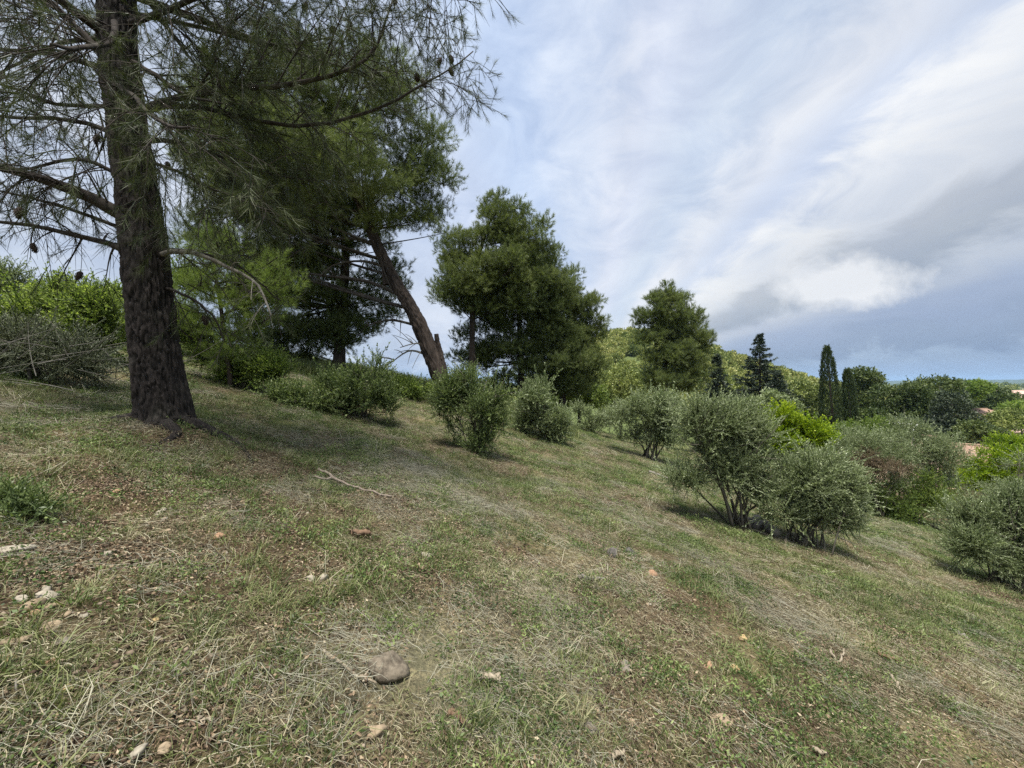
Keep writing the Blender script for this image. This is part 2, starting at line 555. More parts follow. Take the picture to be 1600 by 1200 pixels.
def build_ground():
    fa = np.linspace(-R(62), R(62), 340)
    ba = np.linspace(R(62), 2 * np.pi - R(62), 90)[1:-1]
    ang = np.concatenate([fa, ba])
    rad = np.concatenate([[0.05], np.geomspace(0.5, 26, 250), np.geomspace(26, 9400, 90)[1:]])
    A, Rr = np.meshgrid(ang, rad)
    x = np.sin(A) * Rr; y = np.cos(A) * Rr
    z = terrain(x, y) - _o
    nr, na = x.shape
    v = np.stack([x, y, z], -1).reshape(-1, 3)
    i = np.arange(nr - 1)[:, None] * na; j = np.arange(na)[None]; j2 = (j + 1) % na
    f = np.stack([i + j, i + na + j, i + na + j2, i + j2], -1).reshape(-1, 4)
    mb = MB(); mb.add(v, f)
    me = mb.mesh('ground', smooth=True)
    soil, straw, green, grey = cover(v[:, 0], v[:, 1])
    base = np.array([0.105, 0.082, 0.055])
    col = np.tile(base, (len(v), 1))
    def blend(c, w):
        nonlocal col
        w = np.clip(w, 0, 1)[:, None]
        col = col * (1 - w) + np.array(c) * w
    blend((0.23, 0.205, 0.115), straw * 0.75)
    blend((0.105, 0.130, 0.045), green * 0.75)
    blend((0.20, 0.195, 0.145), grey * 0.75)
    blend((0.098, 0.070, 0.048), soil * 0.85)
    r = np.hypot(v[:, 0], v[:, 1])
    far = sstep(22, 60, r)
    pn = vnoise(v[:, 0] / 170 + 0.35 * v[:, 1] / 170, v[:, 1] / 60, 77)
    fieldc = np.where(pn[:, None] > 0.66, np.array([0.30, 0.27, 0.16]), np.where(pn[:, None] > 0.36, np.array([0.16, 0.20, 0.075]), np.array([0.085, 0.115, 0.045])))
    near_far = np.array([0.10, 0.13, 0.05])
    fc = near_far * (1 - sstep(150, 350, r))[:, None] + fieldc * sstep(150, 350, r)[:, None]
    mt = sstep(4600, 5600, r)[:, None]
    fc = fc * (1 - mt) + np.array([0.07, 0.09, 0.05]) * mt
    col = col * (1 - far)[:, None] + fc * far[:, None]
    at = me.color_attributes.new('cover', 'FLOAT_COLOR', 'POINT')
    at.data.foreach_set('color', np.concatenate([col, np.ones((len(v), 1))], 1).astype(np.float32).ravel())
    m, t, out = mat_new('ground_soil')
    a = t.n('ShaderNodeAttribute', attribute_name='cover')
    tc = t.n('ShaderNodeTexCoord')
    n1 = t.noise(tc.outputs['Object'], 38.0, 6, 0.7, 0.5)
    n2 = t.noise(tc.outputs['Object'], 7.0, 5, 0.65, 0.3)
    n3 = t.noise(tc.outputs['Object'], 130.0, 4, 0.7)
    g = t.ramp(n1, [(0.25, (0.40, 0.40, 0.42)), (0.5, (0.95, 0.95, 0.92)), (0.75, (1.75, 1.65, 1.45))])
    g3 = t.ramp(n3, [(0.3, (0.55, 0.55, 0.55)), (0.7, (1.45, 1.42, 1.35))])
    g2 = t.ramp(n2, [(0.3, (0.70, 0.74, 0.70)), (0.7, (1.30, 1.26, 1.2))])
    c = t.mix(1.0, a.outputs['Color'], g, 'MULTIPLY')
    c = t.mix(1.0, c, g2, 'MULTIPLY')
    c = t.mix(1.0, c, g3, 'MULTIPLY')
    bs = t.n('ShaderNodeBsdfPrincipled')
    t.link(c, bs.inputs['Base Color'])
    bs.inputs['Roughness'].default_value = 0.95
    bs.inputs['Specular IOR Level'].default_value = 0.1
    bp = t.n('ShaderNodeBump')
    bp.inputs['Strength'].default_value = 0.9
    bp.inputs['Distance'].default_value = 0.02
    t.link(t.math('ADD', n1, t.math('MULTIPLY', n3, 0.5)), bp.inputs['Height'])
    t.link(bp.outputs[0], bs.inputs['Normal'])
    t.link(bs.outputs[0], out.inputs[0])
    me.materials.append(m)
    o = bpy.data.objects.new('ground', me)
    COL.objects.link(o)
    o['kind'] = 'structure'
    return o


build_ground()

# ------------------------------------------------------------------ ground cover that nobody could count (stuff)
def scatter_object(name, sources, pts, rot, scl, idx, itint, label=None, cat=None, parent=None, origin=(0, 0, 0), kind='stuff'):
    """one object: copies of a few small source meshes set on points (leaves on a crown, tufts on the ground)"""
    me = bpy.data.meshes.new(name)
    n = len(pts)
    pts = np.asarray(pts) - np.asarray(origin, float)
    scl = np.asarray(scl, float)
    if scl.ndim == 1:
        scl = np.repeat(scl[:, None], 3, 1)
    me.vertices.add(n)
    me.vertices.foreach_set('co', pts.astype(np.float32).ravel())
    for nm, typ, key, val in (('irot', 'FLOAT_VECTOR', 'vector', rot), ('iscl', 'FLOAT_VECTOR', 'vector', scl), ('itint', 'FLOAT', 'value', itint), ('iidx', 'INT', 'value', idx)):
        at = me.attributes.new(nm, typ, 'POINT')
        at.data.foreach_set(key, np.asarray(val).astype(np.int32 if typ == 'INT' else np.float32).ravel())
    o = bpy.data.objects.new(name, me)
    COL.objects.link(o)
    if parent is not None:
        o.parent = parent
    ng = bpy.data.node_groups.new(name, 'GeometryNodeTree')
    ng.interface.new_socket('Geometry', in_out='INPUT', socket_type='NodeSocketGeometry')
    ng.interface.new_socket('Geometry', in_out='OUTPUT', socket_type='NodeSocketGeometry')
    nd = ng.nodes
    L = ng.links.new
    gi = nd.new('NodeGroupInput'); go = nd.new('NodeGroupOutput')
    ip = nd.new('GeometryNodeInstanceOnPoints')
    jg = nd.new('GeometryNodeJoinGeometry')
    for k in range(len(sources) - 1, -1, -1):
        sme, smat = sources[k]
        if not sme.materials:
            sme.materials.append(smat)
        so = bpy.data.objects.new('%s_piece' % name, sme)      # only a source, never linked to the scene
        oi = nd.new('GeometryNodeObjectInfo')
        oi.inputs['Object'].default_value = so
        oi.inputs['As Instance'].default_value = False
        g2 = nd.new('GeometryNodeGeometryToInstance')
        L(oi.outputs['Geometry'], g2.inputs[0])
        L(g2.outputs[0], jg.inputs[0])
    def attr(nm, typ):
        a = nd.new('GeometryNodeInputNamedAttribute'); a.data_type = typ
        a.inputs['Name'].default_value = nm
        return a.outputs['Attribute']
    e2r = nd.new('FunctionNodeEulerToRotation')
    L(gi.outputs[0], ip.inputs['Points'])
    L(jg.outputs[0], ip.inputs['Instance'])
    ip.inputs['Pick Instance'].default_value = True
    L(attr('iidx', 'INT'), ip.inputs['Instance Index'])
    L(attr('irot', 'FLOAT_VECTOR'), e2r.inputs[0])
    L(e2r.outputs[0], ip.inputs['Rotation'])
    L(attr('iscl', 'FLOAT_VECTOR'), ip.inputs['Scale'])
    L(ip.outputs[0], go.inputs[0])
    md = o.modifiers.new('scatter', 'NODES')
    md.node_group = ng
    return tag(o, label, cat, None, kind)


def dir_euler(rng, d):
    """Euler angles that turn +Z to each direction, with a random roll"""
    d = norm(np.asarray(d, float))
    tx = norm(np.cross(d, rdir(rng, len(d)))); ty = np.cross(d, tx)
    return np.stack([np.arctan2(ty[:, 2], d[:, 2]), -np.arcsin(np.clip(tx[:, 2], -1, 1)), np.arctan2(tx[:, 1], tx[:, 0])], -1)


def needle_shoot(rng, n, nl, nw, angle=0.75, z0=0.0, bend=0.15):
    """pine shoot of unit length along +Z: a bottle-brush of fine needles swept forward"""
    mb = MB()
    u = z0 + (1 - z0) * rng.uniform(0, 1, n) ** 0.85
    p = np.stack([bend * u * u, 0 * u, u], -1)
    a = rng.uniform(0, 2 * np.pi, n)
    an = angle * rng.uniform(0.55, 1.25, n) * (1.1 - 0.5 * u)
    d = np.stack([np.cos(a) * np.sin(an), np.sin(a) * np.sin(an), np.cos(an)], -1)
    leaves(mb, rng, p, d, nl * rng.uniform(0.7, 1.2, n), nw, np.clip(rng.normal(0.5, 0.13, n) + 0.15 * (u - 0.5), 0, 1), True)
    tube(mb, [[0, 0, 0], [bend * 0.25, 0, 0.5], [bend, 0, 1]], [0.018, 0.012, 0.006], 3, 0.05, False)
    return mb.mesh('needle_shoot')


def leaf_shoot(rng, n, ll, lw, spread=0.6, bend=0.2):
    """leafy twig of unit length along +Z with leaves in loose pairs"""
    mb = MB()
    u = (np.arange(n) // 2 + rng.uniform(0, 0.8, n)) / (n / 2)
    u = np.clip(u, 0.05, 1.05)
    a = (np.arange(n) % 2) * np.pi + (np.arange(n) // 2) * 1.9 + rng.normal(0, 0.5, n)
    p = np.stack([bend * u * u, 0.05 * np.sin(u * 7), u], -1)
    an = (0.55 + 0.7 * spread * rng.uniform(0, 1, n)) * (1.15 - 0.5 * u)
    d = np.stack([np.cos(a) * np.sin(an), np.sin(a) * np.sin(an), np.cos(an)], -1) + rng.normal(0, 0.15, (n, 3))
    leaves(mb, rng, p, d, ll * rng.uniform(0.55, 1.2, n) * (1.1 - 0.35 * u), lw * rng.uniform(0.7, 1.25, n), np.clip(rng.normal(0.45, 0.20, n) + 0.25 * (u - 0.5), 0, 1))
    tube(mb, [[0, 0, -0.15], [bend * 0.25, 0, 0.5], [bend, 0, 1]], [0.020, 0.014, 0.006], 3, 0.0, False)
    return mb.mesh('leaf_shoot')


def front_points(rng, n, r0, r1, half=60.0, power=1.0):
    """random places on the ground in the wedge before the viewer, denser near by"""
    u = rng.uniform(0, 1, n)
    r = (r0 ** power + u * (r1 ** power - r0 ** power)) ** (1 / power)
    a = rng.uniform(-R(half), R(half), n)
    return np.sin(a) * r, np.cos(a) * r, r


def ground_normal_rot(rng, x, y, tilt=0.15):
    e = 0.15
    dzx = (terrain(x + e, y) - terrain(x - e, y)) / (2 * e)
    dzy = (terrain(x, y + e) - terrain(x, y - e)) / (2 * e)
    yaw = rng.uniform(0, 2 * np.pi, len(x))
    # tilt to the slope expressed as XYZ Euler applied after the turn about z
    c, s = np.cos(yaw), np.sin(yaw)
    nx, ny, nz = -dzx, -dzy, np.ones_like(dzx)
    l = np.sqrt(nx * nx + ny * ny + 1)
    nx, ny, nz = nx / l, ny / l, nz / l
    # matrix columns: x' = turned tangent, z' = normal
    tx = np.stack([c, s, np.zeros_like(c)], -1)
    N = np.stack([nx, ny, nz], -1)
    tx = norm(tx - N * (tx * N).sum(-1, keepdims=True))
    ty = np.cross(N, tx)
    # euler XYZ from matrix with columns tx,ty,N
    ry = -np.arcsin(np.clip(tx[:, 2], -1, 1))
    rx = np.arctan2(ty[:, 2], N[:, 2])
    rz = np.arctan2(tx[:, 1], tx[:, 0])
    return np.stack([rx + rng.normal(0, tilt, len(x)), ry + rng.normal(0, tilt, len(x)), rz], -1)


PATCH = 0.24


def patch_spots(rng, n, rad=PATCH):
    a = rng.uniform(0, 2 * np.pi, n)
    r = rad * np.sqrt(rng.uniform(0, 1, n)) * (0.72 + 0.5 * rng.uniform(0, 1, n))
    return np.stack([np.cos(a) * r, np.sin(a) * r, np.zeros(n)], -1)


def clumped(rng, n, clumps, spread, rad=PATCH):
    c = patch_spots(rng, clumps, rad)
    p = c[rng.integers(0, clumps, n)]
    q = rng.normal(0, spread, (n, 3)); q[:, 2] = 0
    return p + q


def blade_tuft(rng, nb, hmin, hmax, width, clumps, spread, lean, rad=PATCH, tint=(0.05, 0.95)):
    mb = MB()
    n = nb
    c = patch_spots(rng, clumps, rad)
    ci = rng.integers(0, clumps, n)
    off = rng.normal(0, spread, (n, 3)); off[:, 2] = -0.006
    base = c[ci] + off
    ch = rng.uniform(0.55, 1.25, clumps)[ci]
    h = rng.uniform(hmin, hmax, n) * ch
    da = np.arctan2(off[:, 1], off[:, 0]) + rng.normal(0, 0.9, n)
    ln = lean * rng.uniform(0.2, 1.4, n)
    dirv = np.stack([np.cos(da), np.sin(da), np.zeros(n)], -1)
    sa = rng.uniform(0, 2 * np.pi, n)
    side = np.stack([-np.sin(sa), np.cos(sa), np.zeros(n)], -1) * (width * rng.uniform(0.6, 1.3, n))[:, None] * 0.5
    up = np.array([0, 0, 1.0])
    mid = base + dirv * (h * ln * 0.35)[:, None] + up * (h * 0.6)[:, None]
    tip = base + dirv * (h * ln)[:, None] + up * (h * np.clip(1.05 - ln * 0.5, 0.15, 1))[:, None]
    v = np.stack([base - side, base + side, mid + side * 0.8, mid - side * 0.8, tip], 1).reshape(-1, 3)
    k = np.arange(n)[:, None] * 5
    ct = rng.uniform(tint[0], tint[1], clumps)[ci]
    t = np.repeat(np.clip(ct + rng.normal(0, 0.15, n), 0, 1), 5)
    mb.add(v, k + np.array([[0, 1, 2, 3]]), t)
    mb.f.append(k + np.array([[3, 2, 4]]))
    return mb.mesh('grass_blades')


def stalk_mat(rng, ns, lmin, lmax, width, rise, curl=0.3, rad=PATCH, aligned=0.0, tint=(0.05, 0.95)):
    """cut stalks lying about"""
    mb = MB()
    n = ns
    L = rng.uniform(lmin, lmax, n)[:, None] * rng.uniform(0.5, 1.0, n)[:, None]
    a = np.where(rng.uniform(0, 1, n) < aligned, rng.normal(0, 0.45, n), rng.uniform(0, 2 * np.pi, n))
    c = patch_spots(rng, n, rad); c[:, 2] = rng.uniform(0.002, rise, n)
    z = np.zeros(n)
    d = np.stack([np.cos(a), np.sin(a), z], -1); s = np.stack([-np.sin(a), np.cos(a), z], -1)
    up = np.array([0, 0, 1.0])
    z1 = rng.normal(0, 0.13, (n, 1)) * L
    cv = rng.normal(0, curl, (n, 1)) * L
    p0 = c - d * L / 2 - up * z1 * 0.5
    p1 = c - d * L / 6 + s * cv * 0.4 + up * 0.03 * L
    p2 = c + d * L / 6 + s * cv * 0.5 + up * 0.03 * L
    p3 = c + d * L / 2 + s * cv * rng.uniform(-0.3, 0.6, (n, 1)) + up * z1 * 0.5
    p = np.stack([p0, p1, p2, p3], 1)
    p[:, :, 2] = np.maximum(p[:, :, 2], -0.004)
    w = (width * rng.uniform(0.6, 1.4, n))[:, None]
    ph = rng.uniform(0, np.pi, n)[:, None]
    sd = (s * np.cos(ph) + up * np.sin(ph)) * 0.5 * w
    v = np.stack([p - sd[:, None], p + sd[:, None]], 2).reshape(-1, 3)
    k = np.arange(n)[:, None, None] * 8
    f = (k + np.array([[[0, 1, 3, 2], [2, 3, 5, 4], [4, 5, 7, 6]]])).reshape(-1, 4)
    mb.add(v, f, np.repeat(rng.uniform(tint[0], tint[1], n), 8))
    return mb.mesh('cut_stalks')


def leaf_patch(rng, n, ll, lw, clumps, spread, h, updir, rad=PATCH):
    mb = MB()
    if clumps:
        c = patch_spots(rng, clumps, rad); ci = rng.integers(0, clumps, n)
        p = c[ci] + rng.normal(0, spread, (n, 3))
        t = rng.uniform(0.1, 0.9, clumps)[ci] + rng.normal(0, 0.15, n)
    else:
        p = patch_spots(rng, n, rad); t = rng.uniform(0.0, 1.0, n)
    p[:, 2] = rng.uniform(0.0, h, n)
    d = rdir(rng, n); d[:, 2] = np.abs(d[:, 2]) * updir
    leaves(mb, rng, p, d, ll * rng.uniform(0.4, 1.3, n), lw * rng.uniform(0.6, 1.3, n), np.clip(t, 0, 1))
    return mb.mesh('small_leaves')


M['g_grass'] = leaf_mat('grass_blade', [(0.0, (0.058, 0.080, 0.028)), (0.35, (0.12, 0.155, 0.05)), (0.65, (0.215, 0.24, 0.095)), (1.0, (0.36, 0.345, 0.20))], 0.25, 0.5, 0.3, inst=True)
M['g_straw'] = leaf_mat('straw_stalk', [(0.0, (0.12, 0.09, 0.055)), (0.35, (0.26, 0.225, 0.135)), (0.7, (0.40, 0.365, 0.245)), (1.0, (0.54, 0.51, 0.39))], 0.15, 0.55, 0.3, inst=True, trans_tint=(1, 1, 0.9))
M['g_grey'] = leaf_mat('grey_hay_stalk', [(0.0, (0.14, 0.13, 0.095)), (0.4, (0.27, 0.26, 0.195)), (1.0, (0.38, 0.37, 0.28))], 0.1, 0.55, 0.3, inst=True, trans_tint=(1, 1, 0.9))
M['g_weed'] = leaf_mat('weed_leaf', [(0.0, (0.045, 0.075, 0.024)), (0.45, (0.11, 0.17, 0.046)), (1.0, (0.28, 0.34, 0.12))], 0.3, 0.5, 0.35, inst=True)
M['g_crumb'] = leaf_mat('soil_crumb', [(0.0, (0.055, 0.04, 0.028)), (0.6, (0.14, 0.10, 0.068)), (1.0, (0.27, 0.22, 0.16))], 0.0, 0.9, 0.1, inst=True)
M['g_litter'] = leaf_mat('litter_flake', [(0.0, (0.06, 0.04, 0.028)), (0.4, (0.16, 0.11, 0.07)), (0.75, (0.30, 0.22, 0.14)), (1.0, (0.46, 0.38, 0.26))], 0.05, 0.7, 0.2, inst=True, trans_tint=(1, 1, 1))


def build_ground_cover():
    rng = np.random.default_rng(101)
    def place(dens, r1, prob, r0=0.75, rd=6.0, half=61.0):
        """even density out to rd metres, thinning as 1/r beyond it"""
        nn = int(dens * R(half) * 2 * (0.5 * (rd * rd - r0 * r0) + rd * (r1 - rd)))
        m = nn * 3
        r = np.sqrt(rng.uniform(r0 * r0, r1 * r1, m * 4))
        r = r[rng.uniform(0, 1, len(r)) < np.minimum(1, rd / r)]
        r = r[:nn]
        a = rng.uniform(-R(half), R(half), len(r))
        x = np.sin(a) * r; y = np.cos(a) * r
        keep = rng.uniform(0, 1, len(x)) < np.clip(prob(x, y, r), 0, 1)
        rk = ground_at(608, 1056)
        keep &= np.hypot(x - rk[0], y - rk[1]) > 0.27
        return x[keep], y[keep], r[keep]
    def go(name, sources, x, y, r, s0, s1, tint, label, cat, tilt=0.06, lift=0.0):
        n = len(x)
        z = terrain(x, y) - _o + lift
        g = np.sqrt(np.maximum(r, 6.0) / 6.0)
        s = rng.uniform(s0, s1, n)
        scl = np.stack([s * g * 1.15, s * g * 1.15, s * (0.5 + 0.5 * g)], -1)
        scatter_object(name, sources, np.stack([x, y, z], -1), ground_normal_rot(rng, x, y, tilt), scl, rng.integers(0, len(sources), n), np.clip(tint, 0, 1), label, cat)
    cov = cover
    # live grass
    src = [(blade_tuft(rng, 330, 0.03, 0.085, 0.0033, 16, 0.028, 0.9), M['g_grass']) for _ in range(5)] + [(blade_tuft(rng, 190, 0.04, 0.115, 0.0032, 8, 0.018, 1.2), M['g_grass']) for _ in range(3)]
    x, y, r = place(22, 26, lambda x, y, r: 0.40 + 0.60 * cov(x, y)[2])
    go('grass', src, x, y, r, 0.8, 1.25, 0.44 + 0.9 * (fbm(x * 1.1, y * 1.1, 3, 91) - 0.5) - 0.20 * cov(x, y)[2] + rng.normal(0, 0.12, len(x)), 'short mown grass tufts all over the slope', 'grass')
    # pale cut straw
    src = [(stalk_mat(rng, 400, 0.012, 0.075, 0.0019, 0.026), M['g_straw']) for _ in range(6)]
    x, y, r = place(24, 24, lambda x, y, r: 0.28 + 0.65 * cov(x, y)[1])
    go('straw_litter', src, x, y, r, 0.8, 1.25, 0.25 + 0.9 * (fbm(x * 0.9, y * 0.9, 3, 95) - 0.5) + rng.normal(0, 0.14, len(x)), 'cut dry straw lying over the slope', 'straw')
    # grey hay wisps
    src = [(stalk_mat(rng, 330, 0.03, 0.17, 0.0013, 0.035, 0.3, PATCH, 0.2), M['g_grey']) for _ in range(5)]
    x, y, r = place(14, 20, lambda x, y, r: 0.08 + 0.92 * cov(x, y)[3] ** 1.2)
    go('hay', src, x, y, r, 0.8, 1.3, 0.48 + rng.normal(0, 0.16, len(x)), 'grey wilted hay raked in swathes on the ground', 'hay')
    # low broad-leaved weeds
    src = [(leaf_patch(rng, 330, 0.018, 0.009, 10, 0.035, 0.04, 0.7), M['g_weed']) for _ in range(5)] + [(leaf_patch(rng, 260, 0.023, 0.008, 6, 0.035, 0.06, 1.2), M['g_weed']) for _ in range(3)]
    x, y, r = place(27, 22, lambda x, y, r: 0.10 + 1.1 * sstep(0.42, 0.56, fbm(x * 1.9 + 2, y * 1.9, 3, 97)) * (0.35 + cov(x, y)[2]))
    go('weeds', src, x, y, r, 0.7, 1.3, 0.42 + 0.6 * (fbm(x * 0.7, y * 0.7, 3, 99) - 0.5) + rng.normal(0, 0.13, len(x)), 'low leafy weeds and clover among the cut grass', 'weeds')
    # brown flakes
    src = [(leaf_patch(rng, 330, 0.018, 0.008, 0, 0, 0.014, 0.25), M['g_litter']) for _ in range(5)]
    x, y, r = place(20, 14, lambda x, y, r: 0.22 + 0.7 * cov(x, y)[0])
    go('leaf_litter', src, x, y, r, 0.8, 1.2, 0.36 + rng.normal(0, 0.17, len(x)), 'brown leaf litter and chopped wood on bare soil', 'leaf litter')
    # crumbs of soil
    def crumbs():
        mb = MB()
        n = 130
        p = patch_spots(rng, n)
        sz = 0.0035 + 0.009 * rng.uniform(0, 1, n) ** 2.5
        oc = np.array([[1, 0, 0], [0, 1, 0], [-1, 0, 0], [0, -1, 0], [0, 0, 0.8], [0, 0, -0.8]], float)
        v = p[:, None] + oc[None] * sz[:, None, None] * rng.uniform(0.5, 1.3, (n, 6, 1)) + np.array([0, 0, 0.002])
        f = np.array([[0, 1, 4], [1, 2, 4], [2, 3, 4], [3, 0, 4], [1, 0, 5], [2, 1, 5], [3, 2, 5], [0, 3, 5]])
        mb.add(v.reshape(-1, 3), (np.arange(n)[:, None, None] * 6 + f[None]).reshape(-1, 3), np.repeat(rng.uniform(0, 1, n), 6))
        return mb.mesh('soil_crumbs')
    src = [(crumbs(), M['g_crumb']) for _ in range(4)]
    x, y, r = place(14, 8, lambda x, y, r: 0.20 + 0.7 * cov(x, y)[0])
    go('soil_crumbs', src, x, y, r, 0.8, 1.3, 0.5 + rng.normal(0, 0.15, len(x)), 'crumbly brown soil clods on the bare patches', 'soil')
    # long dry culms
    src = [(blade_tuft(rng, 18, 0.08, 0.22, 0.0024, 3, 0.03, 1.9), M['g_straw']) for _ in range(4)]
    x, y, r = place(6, 12, lambda x, y, r: 0.25 + 0.5 * cov(x, y)[3])
    go('dry_grass', src, x, y, r, 0.6, 1.2, 0.55 + rng.normal(0, 0.15, len(x)), 'long dry bent grass stems in loose tufts', 'grass', 0.15)
    # pebbles
    pm = [(pebble_mesh(rng, 0.016, 10, 7), M['stone_pale'] if k % 2 else M['stone_tan']) for k in range(4)]
    x, y, r = place(38, 9, lambda x, y, r: 0.06 + 0.94 * cov(x, y)[0] ** 1.5)
    go('pebbles', pm, x, y, r, 0.35, 1.3, 0.5 + 0 * x, 'small pale pebbles sprinkled over the bare soil', 'pebbles', 0.4, 0.004)
    # tall meadow beyond the crest
    src = [(blade_tuft(rng, 90, 0.25, 0.55, 0.012, 8, 0.09, 0.5, 0.35), M['g_grass']) for _ in range(4)]
    n = 1900
    x = rng.uniform(-14, 2.2, n); y = rng.uniform(12.5, 23, n)
    k = (y > 13.2 + 0.5 * np.sin(x * 1.3) + 0.25 * np.maximum(x + 2, 0)) & ((y > 16) | (x > -9))
    x, y = x[k], y[k]; r = np.full(len(x), 5.0)
    go('tall_grass', src, x, y, r, 0.8, 1.3, 0.40 + 0.4 * (fbm(x * 0.5, y * 0.5, 3, 71) - 0.5) + rng.normal(0, 0.08, len(x)), 'tall green meadow grass along the crest behind the shrubs', 'grass')


def pebble_mesh(rng, r, nu=14, nv=9, flat=(1.0, 0.75, 0.5), lump=0.3):
    th = np.linspace(0, 2 * np.pi, nu, endpoint=False); ph = np.linspace(0.0, np.pi, nv)
    T, Ph = np.meshgrid(th, ph)
    d = np.stack([np.sin(Ph) * np.cos(T), np.sin(Ph) * np.sin(T), np.cos(Ph)], -1)
    s = rng.uniform(0, 50)
    cuts = norm(rng.normal(size=(9, 3)))
    k = (d @ cuts.T)
    rad = 1 - np.maximum(k - rng.uniform(0.6, 0.85, 9), 0).sum(-1) * 0.9
    rad = rad * (1 + lump * (fbm(d[..., 0] * 2 + s + d[..., 2], d[..., 1] * 2 + s - d[..., 2], 3, 5) - 0.5))
    v = d * rad[..., None] * r * np.array(flat)
    f = []
    i = np.arange(nv - 1)[:, None] * nu; j = np.arange(nu)[None]; j2 = (j + 1) % nu
    f = np.stack([i + j, i + nu + j, i + nu + j2, i + j2], -1).reshape(-1, 4)
    mb = MB(); mb.add(v.reshape(-1, 3), f)
    return mb.mesh('pebble', smooth=True)


M['stone_pale'] = plain_mat('pale_stone', (0.22, 0.19, 0.145), (0.42, 0.38, 0.30), 22.0, 0.85, 0.5, 0.006)
M['stone_tan'] = plain_mat('tan_stone', (0.21, 0.155, 0.10), (0.38, 0.30, 0.20), 22.0, 0.85, 0.5, 0.006)
M['stone_orange'] = plain_mat('orange_stone', (0.25, 0.145, 0.085), (0.40, 0.26, 0.165), 22.0, 0.85, 0.5, 0.006)
M['stone_yellow'] = plain_mat('yellow_stone', (0.30, 0.21, 0.095), (0.46, 0.35, 0.19), 22.0, 0.85, 0.5, 0.006)
M['stone_grey'] = plain_mat('grey_stone', (0.105, 0.09, 0.07), (0.26, 0.23, 0.185), 26.0, 0.85, 0.7, 0.008)
M['stone_rock'] = plain_mat('rock_grey', (0.07, 0.056, 0.04), (0.22, 0.185, 0.135), 30.0, 0.85, 0.8, 0.01)
M['stone_dark'] = plain_mat('dark_stone', (0.05, 0.045, 0.04), (0.13, 0.12, 0.105), 26.0, 0.85, 0.7, 0.008)

build_ground_cover()

# ------------------------------------------------------------------ the big pine close by
def pine_cone_mesh():
    """egg-shaped cone with overlapping scales"""
    mb = MB()
    rng = np.random.default_rng(3)
    tube(mb, [[0, 0, 0.03], [0, 0, 0.0], [0, 0, -0.03], [0, 0, -0.06], [0, 0, -0.085]], [0.012, 0.024, 0.026, 0.018, 0.004], 8, 0.3)
    for k in range(70):
        u = (k + 0.5) / 70
        a = k * 2.39996
        rr = 0.034 * math.sin(math.pi * (0.12 + 0.80 * u)) ** 0.8
        z = 0.025 - 0.11 * u
        c = np.array([math.cos(a) * rr, math.sin(a) * rr, z])
        o = np.array([math.cos(a), math.sin(a), 0]); s = np.array([-math.sin(a), math.cos(a), 0])
        w = 0.010 * (1 - 0.4 * u)
        v = np.array([c - o * 0.012 + np.array([0, 0, 0.008]), c + s * w, c + o * 0.006 - np.array([0, 0, 0.006]), c - s * w, c + o * 0.001 + np.array([0, 0, 0.006])])
        mb.add(v, [[0, 1, 4], [1, 2, 4], [2, 3, 4], [3, 0, 4]], rng.uniform(0.3, 0.8))
    return mb.mesh('pine_cone')


CONE = pine_cone_mesh()
CONE.materials.append(M['cone'])


def add_cone(parent, base, p, s=1.0, rz=0.0):
    o = bpy.data.objects.new('pine_cone', CONE)
    COL.objects.link(o)
    o.parent = parent
    o.location = [float(c) for c in (np.asarray(p) - np.asarray(base))]
    o.scale = (s, s, s); o.rotation_euler = (0.3 * math.sin(rz * 7), 0.3, rz)
    return o


